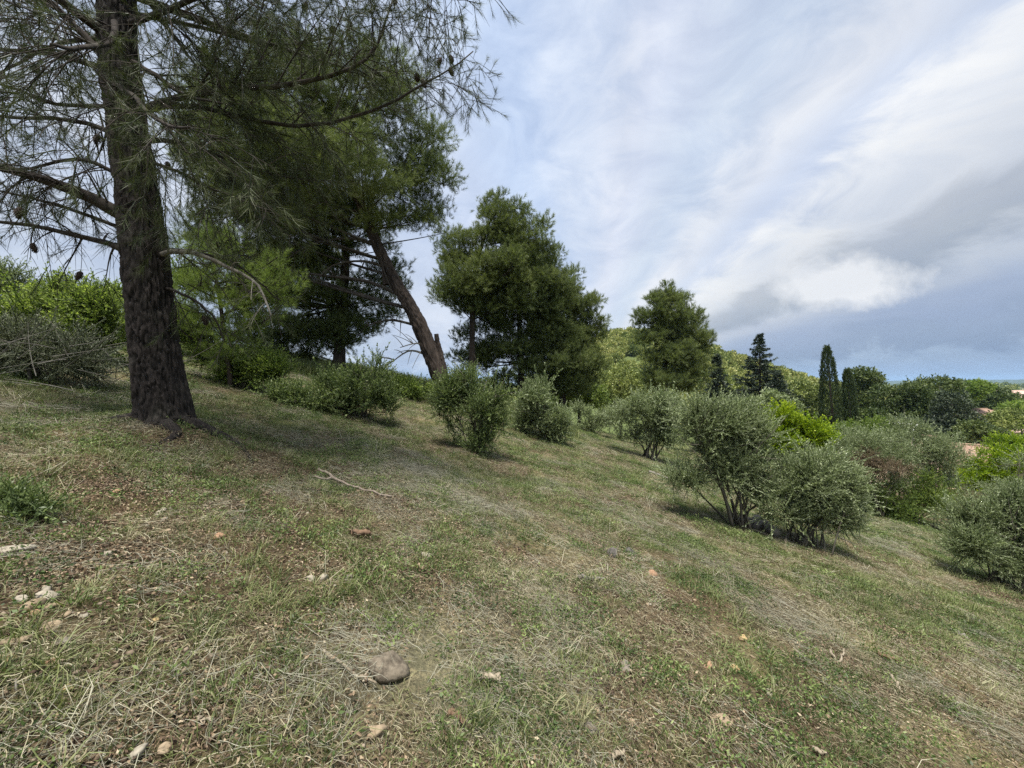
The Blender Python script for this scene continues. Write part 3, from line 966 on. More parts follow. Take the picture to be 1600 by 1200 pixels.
def bark_trunk(path, radii, seed=1, na=150, nz=380, plate=0.055, depth=0.030, flare=None):
    """trunk with plated, furrowed bark as real relief"""
    path = resample(path, nz); radii = np.interp(np.linspace(0, 1, nz), np.linspace(0, 1, len(radii)), radii)
    rng = np.random.default_rng(seed)
    seg = np.concatenate([[0], np.cumsum(np.linalg.norm(np.diff(path, axis=0), axis=1))])
    ang = np.pi / 2 + np.linspace(0, 2 * np.pi, na, endpoint=False)
    A, S = np.meshgrid(ang, seg)
    Rm = np.repeat(radii[:, None], na, 1)
    # cellular plates stretched along the trunk (wrapped round it)
    ncol = int(round(2 * np.pi * radii.mean() / plate))
    U = A / (2 * np.pi) * ncol; V = S / (plate * 5.0)
    wob = 1.6 * (fbm(np.cos(A) * 3 + 7, np.sin(A) * 3 + S * 6.0, 4, seed + 5) - 0.5)
    U = U + wob * 1.4; V = V + 1.6 * (fbm(np.cos(A) * 5, np.sin(A) * 5 + S * 7, 3, seed + 9) - 0.5)
    iu = np.floor(U); iv = np.floor(V)
    d1 = np.full(U.shape, 9.0); d2 = np.full(U.shape, 9.0); cid = np.zeros(U.shape)
    for du in (-1, 0, 1):
        for dv in (-1, 0, 1):
            cu = iu + du; cv = iv + dv
            cw = np.mod(cu, ncol)
            fx = cu + _hash(cw, cv, seed + 1); fy = cv + _hash(cw, cv, seed + 2)
            dd = np.hypot(U - fx, V - fy)
            m = dd < d1
            d2 = np.where(m, d1, np.minimum(d2, dd))
            cid = np.where(m, _hash(cw, cv, seed + 3), cid)
            d1 = np.where(m, dd, d1)
    crack = sstep(0.0, 0.34, d2 - d1)
    q = fbm(A * 7.0 + 0.7 * wob, S * 2.6, 4, seed + 31)
    ridge = 1 - np.abs(2 * q - 1) * 2.2
    q2 = fbm(A * 17.0 + wob, S * 6.5, 3, seed + 37)
    ridge2 = 1 - np.abs(2 * q2 - 1) * 2.0
    crack = np.clip(0.55 * crack * (0.4 + 0.9 * cid) + 0.40 * (1 - np.clip(ridge, 0, 1)) + 0.30 * (1 - np.clip(ridge2, 0, 1)), 0, 1.1)
    cid = 0.6 * np.ones_like(crack)
    relief = depth * (1.25 * crack - 0.75)
    relief = relief + 0.020 * (fbm(A * 9 + S * 1.5, S * 11, 4, seed + 20) - 0.5)
    if flare is not None:
        relief = relief + flare(A, S)
    rad = Rm + relief
    tan = norm(np.gradient(path, axis=0))
    ex = norm(np.cross(np.tile([0, 1.0, 0], (nz, 1)), tan)); ey = np.cross(tan, ex)
    v = path[:, None] + (np.cos(A)[..., None] * ex[:, None] + np.sin(A)[..., None] * ey[:, None]) * rad[..., None]
    i = np.arange(nz - 1)[:, None] * na; j = np.arange(na)[None]; j2 = (j + 1) % na
    f = np.stack([i + j, i + j2, i + na + j2, i + na + j], -1).reshape(-1, 4)
    mb = MB(); mb.add(v.reshape(-1, 3), f, (0.25 + 0.45 * crack * (0.4 + cid)).ravel())
    return mb


def limb_growth(rng, path, radii, wood, twig, need, tips, dens=1.0, needle=1.0, droop=0.3, side_len=0.8, nside=12, t0=0.2, cones=None, nlen=0.075, upward=0.0):
    """side branches, twigs and needle tufts along one limb"""
    n = len(path)
    tan = norm(np.gradient(path, axis=0))
    for k in range(nside):
        u = t0 + (1 - t0) * (k + rng.uniform(0, 1)) / nside
        f = u * (n - 1); i = min(int(f), n - 2); p = path[i] * (1 - f + i) + path[i + 1] * (f - i)
        tg = tan[i]
        sd = norm(np.cross(tg, rdir(rng, 1)[0]))
        d = norm(sd * rng.uniform(0.6, 1.0) + tg * rng.uniform(0.25, 0.9) + np.array([0, 0, upward]))
        L = side_len * rng.uniform(0.45, 1.25) * (1.0 - 0.45 * u)
        q1 = p + d * L * 0.5 + np.array([0, 0, rng.uniform(-0.05, 0.12) * L])
        q2 = p + d * L + rdir(rng, 1)[0] * 0.18 * L - np.array([0, 0, droop * L * rng.uniform(0.2, 1.2)])
        sp = bez(p, q1, q2, 6)
        r0 = min(0.013, radii[min(i, n - 1)] * 0.45) * rng.uniform(0.6, 1.0)
        tube(wood, sp, np.linspace(r0, 0.0025, 6), 4, rng.uniform(0.3, 0.8), False)
        nt = max(2, int(7 * L / 0.6 * dens))
        for _ in range(nt):
            w = rng.uniform(0.15, 1.0)
            g = w * 5; a = min(int(g), 4); b = sp[a] * (1 - g + a) + sp[a + 1] * (g - a)
            td = norm(norm(sp[-1] - sp[0]) * rng.uniform(0.2, 0.9) + rdir(rng, 1)[0] * 0.9 - np.array([0, 0, droop * rng.uniform(0, 1.2)]))
            tl = rng.uniform(0.12, 0.42) * (0.6 + 0.5 * L)
            e = b + td * tl - np.array([0, 0, droop * tl * 0.6])
            tp = bez(b, b + td * tl * 0.5 + np.array([0, 0, 0.05 * tl]), e, 4)
            tube(twig, tp, np.linspace(0.0032, 0.0014, 4), 3, rng.uniform(0.3, 0.9), False)
            if rng.uniform() < needle:
                need.append((tp[1], norm(tp[-1] - tp[1]), np.linalg.norm(tp[-1] - tp[1])))
            if cones is not None and rng.uniform() < cones[0]:
                cones[1].append(e)
        if rng.uniform() < needle:
            need.append((sp[4], norm(sp[-1] - sp[4]), np.linalg.norm(sp[-1] - sp[4])))
        tips.append(q2)


def build_big_pine():
    rng = np.random.default_rng(21)
    D = 4.5
    bx, by = X(262, D), D
    bz = gz(bx, by)
    base = np.array([bx, by, bz - 0.25])
    root = thing('pine_tree', (bx, by, bz), 'tall old pine with dark furrowed trunk and drooping bare lower limbs, nearest tree at left', 'pine tree', 'pine trees')
    org = np.array([bx, by, bz])
    pp = [(262, 720), (257, 640), (246, 570), (237, 500), (225, 390), (214, 300), (200, 200), (186, 100), (182, 0), (185, -120), (195, -260), (205, -420), (212, -600), (218, -760)]
    ww = [104, 88, 81, 78, 75, 68, 63, 62, 60, 55, 46, 36, 22, 8]
    path = [P(a, b, D) for a, b in pp]
    radii = [w / FPX * D / 2 * 0.745 for w in ww]
    def flare(A, S):
        k = np.exp(-S / 0.28)
        return k * (0.05 + 0.075 * np.maximum(0, np.cos(3 * A + 0.6)) ** 2 + 0.05 * np.maximum(0, np.cos(2 * A - 0.9)) ** 3)
    mb = bark_trunk(path, radii, 11, 190, 450, 0.038, 0.030, flare)
    mb.build('trunk', M['bark_pine'], root, org, smooth=True)
    need = []; tips = []; cones = []
    # (pixels along the limb, depth change, start radius px, needle density, droop, side length, number of side branches)
    limbs = [
        # left side: partly bare limbs
        ([(165, 90), (110, 33), (60, -8), (-60, -70)], -0.3, 6.5, 0.35, 0.35, 0.9, 15),
        ([(165, 108), (90, 88), (0, 78), (-140, 60)], 0.2, 5, 0.30, 0.45, 0.9, 15),
        ([(172, 166), (80, 163), (0, 133), (-120, 110)], -0.5, 3.2, 0.25, 0.45, 0.8, 13),
        ([(180, 212), (130, 195), (0, 187), (-140, 175)], 0.5, 4.5, 0.35, 0.45, 0.9, 15),
        ([(188, 275), (125, 247), (30, 260), (-90, 262)], -0.3, 3.5, 0.40, 0.45, 0.8, 14),
        ([(200, 340), (110, 298), (0, 265), (-170, 230)], -0.6, 10.5, 0.35, 0.5, 0.9, 17),
        ([(195, 358), (80, 318), (0, 300), (-110, 270)], 0.5, 3.2, 0.25, 0.5, 0.7, 13),
        ([(198, 392), (120, 368), (0, 345), (-130, 330)], 0.1, 5.0, 0.12, 0.55, 0.7, 16),
        ([(165, 60), (90, 70), (20, 110), (-70, 150)], 0.9, 4.0, 0.30, 0.5, 0.8, 12),
        # right side: leafy limbs
        ([(215, 175), (285, 150), (345, 142), (450, 133), (537, 113), (583, 77), (612, -5)], 0.4, 6, 0.85, 0.15, 0.95, 24),
        ([(222, 172), (300, 165), (400, 187), (490, 195), (600, 165), (650, 135), (690, 115), (738, 78)], 0.9, 4.2, 0.85, 0.15, 0.85, 26),
        ([(345, 142), (333, 95), (352, 50), (400, -5)], 0.3, 3.2, 0.8, 0.1, 0.8, 14),
        ([(208, 98), (250, 118), (290, 148), (360, 170)], -0.4, 4.5, 0.7, 0.25, 0.7, 14),
        ([(225, 220), (300, 225), (400, 265), (490, 280)], 1.0, 4.0, 0.85, 0.25, 0.95, 20),
        ([(228, 250), (270, 265), (340, 300), (420, 330)], -0.3, 3.0, 0.7, 0.35, 0.75, 14),
        ([(245, 398), (290, 396), (350, 412), (405, 442), (428, 492)], -0.5, 4.2, 0.25, 0.35, 0.45, 8),
        ([(245, 392), (310, 392), (380, 415), (445, 468)], 0.4, 3.2, 0.5, 0.3, 0.6, 10),
        ([(252, 448), (290, 465), (335, 492), (362, 535)], 0.2, 2.8, 0.4, 0.35, 0.5, 8),
        ([(195, 40), (270, 10), (360, -20), (480, -40)], -0.6, 5, 0.85, 0.2, 0.9, 20),
        ([(195, 20), (300, 40), (420, 70), (520, 60)], 1.3, 4.4, 0.85, 0.25, 0.95, 22),
        ([(195, -10), (330, -60), (480, -80), (640, -40), (700, 0)], 0.3, 5.5, 0.85, 0.2, 0.95, 24),
        ([(170, -10), (90, -60), (-20, -90), (-140, -100)], 0.5, 7, 0.6, 0.3, 0.9, 18),
        ([(180, 130), (200, 150), (250, 190), (300, 200)], -1.5, 4.5, 0.75, 0.3, 0.8, 13),
        ([(180, 30), (170, 60), (120, 70), (60, 60)], -1.7, 5.0, 0.6, 0.3, 0.8, 13),
    ]
    for li, (px, dd, r0, nd, dr, sl, ns) in enumerate(limbs):
        m = len(px)
        pts = [P(a, b, D + dd * (k / (m - 1))) for k, (a, b) in enumerate(px)]
        pth = resample(pts, 14)
        pth[2:] += np.cumsum(rng.normal(0, 0.008, (12, 3)), 0)
        rr0 = r0 / FPX * D
        rad = np.linspace(rr0, max(0.006, rr0 * 0.25), 14)
        wood = MB(); twg = MB(); cn = (0.003 if nd < 0.6 else 0.0015, [])
        tube(wood, pth, rad, 9, 0.5)
        limb_growth(rng, pth, rad, wood, twg, need, tips, 1.7 if nd < 0.6 else 2.0, nd, dr, sl * (1.0 if nd < 0.6 else 1.1), int(ns * 1.35), 0.1 if nd < 0.6 else 0.16, cn)
        b = wood.build('branch', M['branch_grey'] if li == 15 else M['branch'], root, org, smooth=True)
        tw = twg.build('twigs', M['twig'], b, org)
        tw['kind'] = 'stuff'
        cones += cn[1]
    # crown above the picture: leafy clumps round the upper trunk
    crown_pos, crown_dir, crown_scl, crown_t = [], [], [], []
    for k in range(34):
        zt = rng.uniform(6.0, 11.6)
        a = rng.uniform(0, 2 * np.pi)
        reach = 3.6 * math.sqrt(max(0.05, 1 - ((zt - 7.2) / 5.0) ** 2)) * rng.uniform(0.55, 1.0)
        tb = path[8] + (path[13] - path[8]) * np.clip((zt - 5.8) / 6.2, 0, 1)
        tb = np.array([tb[0], tb[1], zt - 0.25 * reach])
        e = np.array([tb[0] + math.cos(a) * reach, tb[1] + math.sin(a) * reach, zt + 0.1 * reach])
        bp = bez(tb, (tb + e) / 2 + np.array([0, 0, -0.1]), e, 8)
        wood = MB()
        tube(wood, bp, np.linspace(0.045, 0.012, 8), 6, 0.5)
        wood.build('branch', M['branch'], root, org)
        pos, out = in_lobes(rng, [(e[0], e[1], e[2], 0.9, 0.9, 0.55)], 60, 0.8)
        dv = out + np.array([0, 0, 0.5]) + rng.normal(0, 0.4, out.shape)
        crown_pos.append(pos); crown_dir.append(dv); crown_scl.append(rng.uniform(0.18, 0.32, len(pos))); crown_t.append(rng.normal(0.45, 0.14, len(pos)))
    nb = np.array([a for a, _, _ in need]); nd_ = np.array([d for _, d, _ in need]); nl = np.array([max(l, 0.10) for _, _, l in need])
    # needles set along every leafy twig
    n = len(nb)
    sc = np.clip(nl * 1.15, 0.13, 0.34)
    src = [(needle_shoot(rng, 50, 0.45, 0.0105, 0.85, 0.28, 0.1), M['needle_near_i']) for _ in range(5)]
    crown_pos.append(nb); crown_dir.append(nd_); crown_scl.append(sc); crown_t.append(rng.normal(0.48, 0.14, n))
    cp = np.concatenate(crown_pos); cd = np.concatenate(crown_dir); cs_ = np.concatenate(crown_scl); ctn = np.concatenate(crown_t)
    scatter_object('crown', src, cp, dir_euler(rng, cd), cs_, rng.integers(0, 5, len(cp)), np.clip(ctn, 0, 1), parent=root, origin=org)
    for k, c in enumerate(cones[:22]):
        add_cone(root, org, c, 1.0, k * 1.7)
    for k, (a, b) in enumerate([(152, 220), (125, 434), (52, 390), (704, 115), (688, 100), (583, 85), (520, 50), (262, 262), (55, 110), (617, 3), (585, 118)]):
        add_cone(root, org, P(a, b - 6, D + (0.0 if a < 260 else 0.7)) , 0.95, k * 1.3)
    # hanging dead twig that carries the low cone
    hw = MB()
    for a, b in (((125, 372), (125, 432)), ((52, 352), (52, 388)), ((152, 198), (152, 218))):
        q0 = P(a[0], a[1], D); q1 = P(b[0], b[1], D)
        tube(hw, bez(q0, (q0 + q1) / 2 + np.array([0.04, 0.0, 0.02]), q1, 6), 0.003, 4, 0.5)
    t = hw.build('hanging_twigs', M['twig'], root, org); t['kind'] = 'stuff'
    # two surface roots
    for (a0, l, dz) in ((0.15, 0.75, 0.0), (-2.8, 0.4, 0.0), (-0.9, 0.35, 0.0)):
        rt = MB()
        pts = []
        for u in np.linspace(0, 1, 8):
            d = 0.22 + l * u
            q = np.array([bx + math.cos(a0 + 0.25 * math.sin(4 * u)) * d, by - 0.02 + math.sin(a0 + 0.25 * math.sin(4 * u)) * d, 0.0])
            q[2] = gz(q[0], q[1]) + 0.05 * (1 - u) - 0.02
            pts.append(q)
        tube(rt, pts, np.linspace(0.075, 0.02, 8), 8, 0.5)
        rt.build('root', M['bark_pine'], root, org, smooth=True)


build_big_pine()


# ------------------------------------------------------------------ other pines
def pine(px, Y, label, trunk_px, r0px, lobes_px, nclust, seed, nshoot=110, nneed=14, nlen=0.12, nwid=0.009, puff=(0.65, 0.45), mat='needle', bark='bark_mid', prim=14, dead=(), stubs=(), tone=0.45, group='pine trees', depth=0.7, name='pine_tree'):
    """trunk_px: photo pixels along the trunk, base first; lobes_px: (px, py, rx, ry) of the crown masses, with depth rx*depth"""
    rng = np.random.default_rng(seed)
    s = Y / FPX
    bx = X(px, Y); bz = gz(bx, Y)
    org = np.array([bx, Y, bz])
    root = thing(name, org, label, 'pine tree', group)
    tp = np.array([[bx, Y, bz - 0.2]] + [P(a, b, Y) for a, b in trunk_px])
    tr = np.linspace(r0px * s, max(0.02, r0px * s * 0.18), 26)
    tpath = resample(tp, 26)
    if stubs:
        mb = bark_trunk(tpath, tr * 0.97, seed, 70, 170, 0.09, 0.05)
    else:
        mb = MB()
        tube(mb, tpath, tr * (1 + 0.05 * np.sin(np.arange(26) * 2.1)), 14, 0.5)
    mb.build('trunk', M[bark], root, org, smooth=True)
    lobes = np.array([[X(a, Y), Y + (dy[0] if dy else 0.0), Zp(b, Y), rx * s, rx * s * depth, ry * s] for a, b, rx, ry, *dy in lobes_px])
    nclust = int(nclust * 1.7)
    puff = (puff[0] * 0.80, puff[1] * 0.62)
    # clump centres, kept apart
    cand, _ = in_lobes(rng, lobes, nclust * 14, 0.95, 0.15, seed)
    cen = [cand[0]]
    dmin = 0.8 * puff[0]
    for c in cand[1:]:
        if len(cen) >= nclust:
            break
        if min(np.linalg.norm((np.array(cen) - c) * np.array([1, 1, 1.35]), axis=1)) > dmin:
            cen.append(c)
    cen = np.array(cen)
    def trunk_at(z):
        k = np.argmin(np.abs(tpath[:, 2] - z))
        return tpath[k], tr[k]
    # main limbs and forks
    far = np.array([np.linalg.norm(c[:2] - trunk_at(c[2])[0][:2]) for c in cen])
    order = np.argsort(-far)
    prims = []
    for k in order:
        if len(prims) >= prim:
            break
        if all(np.linalg.norm(cen[k] - cen[q]) > puff[0] * 1.6 for q in prims):
            prims.append(k)
    bw = {}
    for k in prims:
        c = cen[k]
        hd = far[k]
        b, r = trunk_at(max(c[2] - 0.45 * hd, tpath[0][2] + 0.3 * (tpath[-1][2] - tpath[0][2])))
        pth = bez(b, (b + c) / 2 + np.array([0, 0, -0.06 * hd]), c, 10)
        w = MB()
        tube(w, pth, np.linspace(max(0.025, r * 0.27), 0.012, 10), 6, rng.uniform(0.3, 0.7))
        bw[k] = (w, pth)
    for k in range(len(cen)):
        if k in bw:
            continue
        c = cen[k]
        best = min(prims, key=lambda q: np.min(np.linalg.norm(bw[q][1] - c, axis=1)))
        pth = bw[best][1]
        i = int(np.argmin(np.linalg.norm(pth - c, axis=1)))
        i = max(1, i - 2)
        b = pth[i]
        tb, _ = trunk_at(c[2] - 0.3)
        if np.linalg.norm(tb - c) < np.linalg.norm(b - c):
            b = tb
        wk = MB() if b is tb else bw[best][0]
        if b is tb:
            bw[('fork', k)] = (wk, None)
        tube(wk, bez(b, (b + c) / 2 + np.array([0, 0, -0.05]), c, 6), np.linspace(0.03, 0.010, 6) * (s / 0.022) ** 0.3, 4, rng.uniform(0.3, 0.7), False)
    for w, _ in bw.values():
        w.build('branch', M['branch'], root, org, smooth=True)
    for path_px, ra, rb in stubs:
        mb = bark_trunk(np.array([P(a, b, Y) for a, b in path_px]), [ra * s, rb * s], seed + 3, 40, 50, 0.09, 0.04)
        mb.build('stub', M[bark], root, org, smooth=True)
    for path_px, rp in dead:
        w = MB()
        pts = [P(a, b, Y - 0.15 * q) for q, (a, b) in enumerate(path_px)]
        pth = resample(pts, 10)
        tube(w, pth, np.linspace(rp * s, rp * s * 0.3, 10), 6, 0.6)
        for q in range(7):
            i = rng.integers(3, 9)
            d = norm(rdir(rng, 1)[0] + norm(pth[-1] - pth[0]) * 0.8 - np.array([0, 0, 0.3]))
            L = rng.uniform(0.3, 0.9)
            tube(w, bez(pth[i], pth[i] + d * L * 0.5 + np.array([0, 0, 0.08]), pth[i] + d * L, 5), np.linspace(rp * s * 0.35, 0.006, 5), 4, 0.6, False)
        w.build('branch', M['branch'] if rp > 2.3 else M['branch_grey'], root, org, smooth=True)
    # needle clumps
    sz = rng.uniform(0.7, 1.25, len(cen))
    lb = np.stack([cen[:, 0], cen[:, 1], cen[:, 2], puff[0] * sz, puff[0] * sz, puff[1] * sz], -1)
    pos, out = in_lobes(rng, lb, int(len(cen) * nshoot * 0.66), 0.9, 0.4, seed + 1)
    dv = out * 0.7 + np.array([0, 0, 0.8]) + rng.normal(0, 0.45, out.shape)
    tn = tone + 0.5 * (fbm(pos[:, 0] / 1.6 + seed, pos[:, 2] / 1.6 + pos[:, 1] / 2, 2, seed) - 0.5) + rng.normal(0, 0.10, len(pos))
    L = 1.5 * nlen
    src = [(needle_shoot(rng, 40, 0.72, 0.00050 * Y / L, 1.0), M[mat + '_i']) for _ in range(4)]
    scatter_object('crown', src, pos, dir_euler(rng, dv), L * rng.uniform(0.65, 1.3, len(pos)), rng.integers(0, 4, len(pos)), np.clip(tn, 0, 1), parent=root, origin=org)
    return root


PG = 'pine trees'
# leaning pine in the middle distance
pine(700, 13.5, 'leaning pine with broken trunk stub and dense dark crown, behind the shrubs', [(690, 600), (664, 528), (640, 478), (622, 448), (590, 385), (562, 315), (520, 220), (490, 150), (470, 95)], 14.5,
     [(430, 190, 130, 75), (560, 190, 100, 70), (510, 130, 90, 55), (600, 290, 95, 65), (420, 300, 120, 60), (655, 330, 55, 50), (640, 250, 60, 60), (520, 330, 90, 40), (560, 105, 50, 35), (320, 230, 60, 60), (330, 330, 60, 50), (560, 300, 80, 55, -1.6), (450, 250, 90, 60, -1.5), (300, 170, 40, 40), (620, 180, 40, 50, -0.5), (480, 95, 80, 38), (385, 125, 70, 55), (610, 140, 55, 55), (650, 210, 48, 55), (680, 300, 38, 48)],
     150, 31, 140, 15, 0.12, 0.0085, (0.75, 0.5), prim=18,
     dead=[([(632, 465), (575, 440), (500, 430), (440, 420)], 3.4), ([(605, 420), (570, 408), (520, 415), (490, 445)], 2.4), ([(590, 385), (545, 372), (480, 385), (430, 420)], 2.6), ([(655, 510), (610, 500), (570, 510)], 2.5), ([(668, 555), (640, 548), (612, 566)], 2.2), ([(668, 560), (655, 537), (625, 543)], 1.8), ([(600, 395), (598, 415), (604, 435)], 2.5)], stubs=[([(694, 612), (692, 575), (687, 550), (681, 522)], 6.5, 3.0), ([(604, 445), (600, 420), (598, 392)], 5, 1.5)], tone=0.46, depth=0.75)
pine(535, 15.5, 'upright dark pine behind the leaning pine, trunk hidden by branches', [(530, 600), (532, 500), (540, 400), (530, 300), (515, 200)], 12,
     [(470, 360, 70, 60), (560, 350, 70, 50), (500, 450, 70, 45), (430, 430, 60, 50), (560, 470, 45, 30), (440, 270, 80, 60), (350, 400, 60, 50), (450, 505, 70, 42), (520, 525, 56, 32), (400, 515, 50, 36), (590, 430, 45, 34), (480, 400, 70, 50), (600, 480, 40, 30), (550, 500, 50, 40), (400, 460, 60, 45), (470, 545, 60, 26)], 116, 37, 140, 13, 0.13, 0.010, (0.75, 0.5), prim=14, tone=0.38)
pine(352, 8.6, 'slim young pine with thin trunk and pale loose foliage behind the big trunk', [(360, 600), (352, 540), (345, 480), (335, 420), (330, 380)], 4.2,
     [(330, 440, 60, 50), (400, 470, 45, 40), (300, 500, 40, 40), (365, 540, 45, 35), (330, 390, 45, 30), (430, 430, 35, 30)], 40, 41, 44, 13, 0.10, 0.006, (0.42, 0.28), mat='needle_young', prim=12, tone=0.6)
# pine group right of the leaning one
pine(738, 19.5, 'bushy pine with spreading crown, left one of the close pine group', [(738, 590), (738, 500), (742, 430), (760, 360), (775, 330)], 6.5,
     [(775, 355, 45, 42), (720, 405, 42, 35), (800, 420, 60, 50), (740, 450, 60, 35), (830, 385, 35, 40), (705, 440, 28, 20), (790, 335, 26, 22), (785, 318, 10, 14), (762, 332, 9, 13), (815, 338, 10, 18), (845, 360, 12, 20)], 72, 43, 130, 13, 0.14, 0.011, (0.75, 0.5), prim=14, tone=0.55)
pine(815, 21.0, 'broad dark pine, middle one of the close pine group', [(815, 600), (812, 520), (812, 440), (820, 370)], 7,
     [(820, 440, 55, 50), (780, 500, 60, 45), (850, 510, 60, 45), (815, 560, 70, 35), (840, 400, 35, 40), (750, 545, 50, 35), (855, 455, 45, 42), (870, 560, 55, 38), (800, 480, 60, 50, -1.0)], 96, 47, 120, 12, 0.15, 0.012, (0.8, 0.55), prim=14, tone=0.38)
pine(880, 22.5, 'pine with stepped branches and bright crown edge, right one of the close pine group', [(878, 600), (872, 560), (880, 500), (890, 450)], 6,
     [(895, 480, 38, 30), (920, 505, 28, 26), (880, 455, 30, 26), (900, 535, 40, 22), (870, 520, 50, 35), (900, 430, 8, 16), (890, 585, 44, 30), (860, 480, 40, 36), (915, 560, 34, 22), (870, 600, 40, 22)], 80, 53, 120, 12, 0.15, 0.012, (0.75, 0.5), prim=12, tone=0.55)
pine(1045, 34.0, 'tall solitary pine with layered round crown standing free against the sky', [(1040, 600), (1040, 560), (1044, 500), (1047, 462)], 4.2,
     [(1043, 468, 26, 18), (1045, 500, 46, 20), (1030, 525, 30, 16), (1075, 530, 32, 18), (1060, 560, 45, 24), (1090, 555, 20, 14), (1055, 592, 44, 22), (1020, 555, 20, 14), (1075, 502, 22, 14), (1040, 452, 10, 10), (1105, 535, 12, 10), (1010, 500, 12, 10)], 74, 59, 110, 11, 0.22, 0.018, (0.95, 0.6), prim=12, tone=0.5)


# ------------------------------------------------------------------ leafy shrubs and olive bushes
def bush(name, cat, px, Y, label, lobes_px, nshoots, seed, mat, nleaf=12, llen=0.045, lwid=0.014, slen=0.28, up=0.7, stems=10, stem_r=0.018, tone=0.45, group=None, shell=0.6, base_px=None, depth=0.85, spread=0.6, extra=None, rough=0.75, base_spread=0.18):
    rng = np.random.default_rng(seed)
    s = Y / FPX
    bx = X(px, Y); bz = gz(bx, Y)
    org = np.array([bx, Y, bz])
    root = thing(name, org, label, cat, group)
    shr = 0.30 * slen
    lobes = np.array([[X(a, Y), Y + (e[0] if e else 0.0), Zp(b, Y) - 0.4 * shr * up, max(rx * s - shr, 0.55 * rx * s), max(rx * s - shr, 0.55 * rx * s) * depth, max(ry * s - shr, 0.5 * ry * s)] for a, b, rx, ry, *e in lobes_px])
    ends, _ = in_lobes(rng, lobes, stems, 0.5, 0.1, seed)
    sub = []
    for Lb in lobes:
        for q in range(6):
            d = rdir(rng, 1)[0]
            f = rng.uniform(0.36, 0.66)
            sub.append(np.concatenate([Lb[:3] + d * Lb[3:] * rng.uniform(0.35, 1.0 - 0.35 * f), Lb[3:] * f * rng.uniform(0.8, 1.25, 3)]))
    lobes = np.array(sub)
    for k in range(stems):
        a = rng.uniform(0, 2 * np.pi)
        b = np.array([bx + math.cos(a) * base_spread * rng.uniform(0.1, 1), Y + math.sin(a) * base_spread * rng.uniform(0.1, 1), 0])
        b[2] = gz(b[0], b[1]) - 0.06
        e = ends[k]
        m = b + (e - b) * np.array([0.3, 0.3, 0.55]) + rng.normal(0, 0.06, 3)
        pth = bez(b, m, e, 9)
        w = MB()
        tube(w, pth, np.linspace(stem_r * rng.uniform(0.7, 1.3), 0.005, 9), 6, rng.uniform(0.2, 0.8))
        for q in range(5):
            i = rng.integers(3, 9)
            d = norm(rdir(rng, 1)[0] + norm(e - b) * 0.9)
            L = rng.uniform(0.15, 0.4) * np.linalg.norm(e - b)
            tube(w, bez(pth[i], pth[i] + d * L * 0.5, pth[i] + d * L + np.array([0, 0, 0.1 * L]), 5), np.linspace(stem_r * 0.4, 0.003, 5), 4, rng.uniform(0.2, 0.8), False)
        w.build('stem', M['stem'], root, org, smooth=True)
    pos, out = in_lobes(rng, lobes, int(nshoots * 1.65), shell, rough, seed + 2)
    pos = pos + rng.normal(0, 0.03, pos.shape)
    gzs = terrain(pos[:, 0], pos[:, 1]) - _o
    ok = pos[:, 2] > gzs + 0.03
    # gaps: leave out shoots where a coarse pattern says so
    gp = fbm(pos[:, 0] * 2.2 / (1 + s * 8) + seed, pos[:, 2] * 2.2 / (1 + s * 8) + pos[:, 1], 3, seed + 4)
    ok &= gp > rng.uniform(0.30, 0.54, len(gp))
    pos, out = pos[ok], out[ok]
    dv = out * 0.7 + np.array([0, 0, up]) + rng.normal(0, 0.6, out.shape)
    tn = tone + 0.55 * (fbm(pos[:, 0] * 1.3 + seed, pos[:, 2] * 1.3 + pos[:, 1], 2, seed + 6) - 0.5) + rng.normal(0, 0.13, len(pos))
    L = slen * 1.6
    src = [(leaf_shoot(rng, int(nleaf * 1.7), llen * 1.15 / L, lwid * 1.15 / L, spread), M[mat + '_i']) for _ in range(4)]
    scatter_object('crown', src, pos, dir_euler(rng, dv), L * rng.uniform(0.4, 1.0, len(pos)) * np.where(rng.uniform(0, 1, len(pos)) < 0.05, 1.5, 1.0), rng.integers(0, 4, len(pos)), np.clip(tn, 0, 1), parent=root, origin=org)
    if extra:
        extra(root, org, rng, s)
    return root


SH = 'shrubs on the slope'
OL = 'olive bushes'
# centre shrub
bush('shrub', 'shrub', 742, 8.1, 'upright dark green shrub standing alone in the middle of the mown slope', [(735, 612, 52, 36), (772, 622, 36, 38), (706, 625, 32, 36), (742, 650, 50, 36), (744, 685, 36, 26), (740, 590, 28, 18)], 2600, 61, 'shrub', 12, 0.044, 0.019, 0.24, 0.9, 16, 0.014, 0.38, SH, base_spread=0.22)
# right-hand neighbour
bush('shrub', 'shrub', 850, 12.4, 'round grey-green shrub just behind the lone upright shrub', [(838, 628, 40, 30), (862, 650, 34, 30), (822, 655, 28, 26), (850, 602, 20, 14), (868, 675, 24, 18)], 1500, 67, 'olive', 12, 0.06, 0.026, 0.28, 0.7, 12, 0.016, 0.42, SH)
bush('shrub', 'shrub', 930, 20.0, 'small low grey-green shrub between the round shrub and the olive bushes', [(922, 655, 24, 20), (945, 650, 20, 18), (905, 640, 14, 12)], 800, 71, 'olive', 11, 0.07, 0.028, 0.28, 0.6, 8, 0.015, 0.35, SH)
bush('shrub', 'shrub', 565, 8.7, 'dark dense shrub below the leaning pine, left of the crest gap', [(565, 595, 50, 34), (540, 625, 45, 28), (595, 625, 34, 26), (515, 605, 28, 26), (575, 572, 26, 16)], 1800, 73, 'shrub', 12, 0.048, 0.021, 0.25, 0.8, 14, 0.014, 0.36, SH)
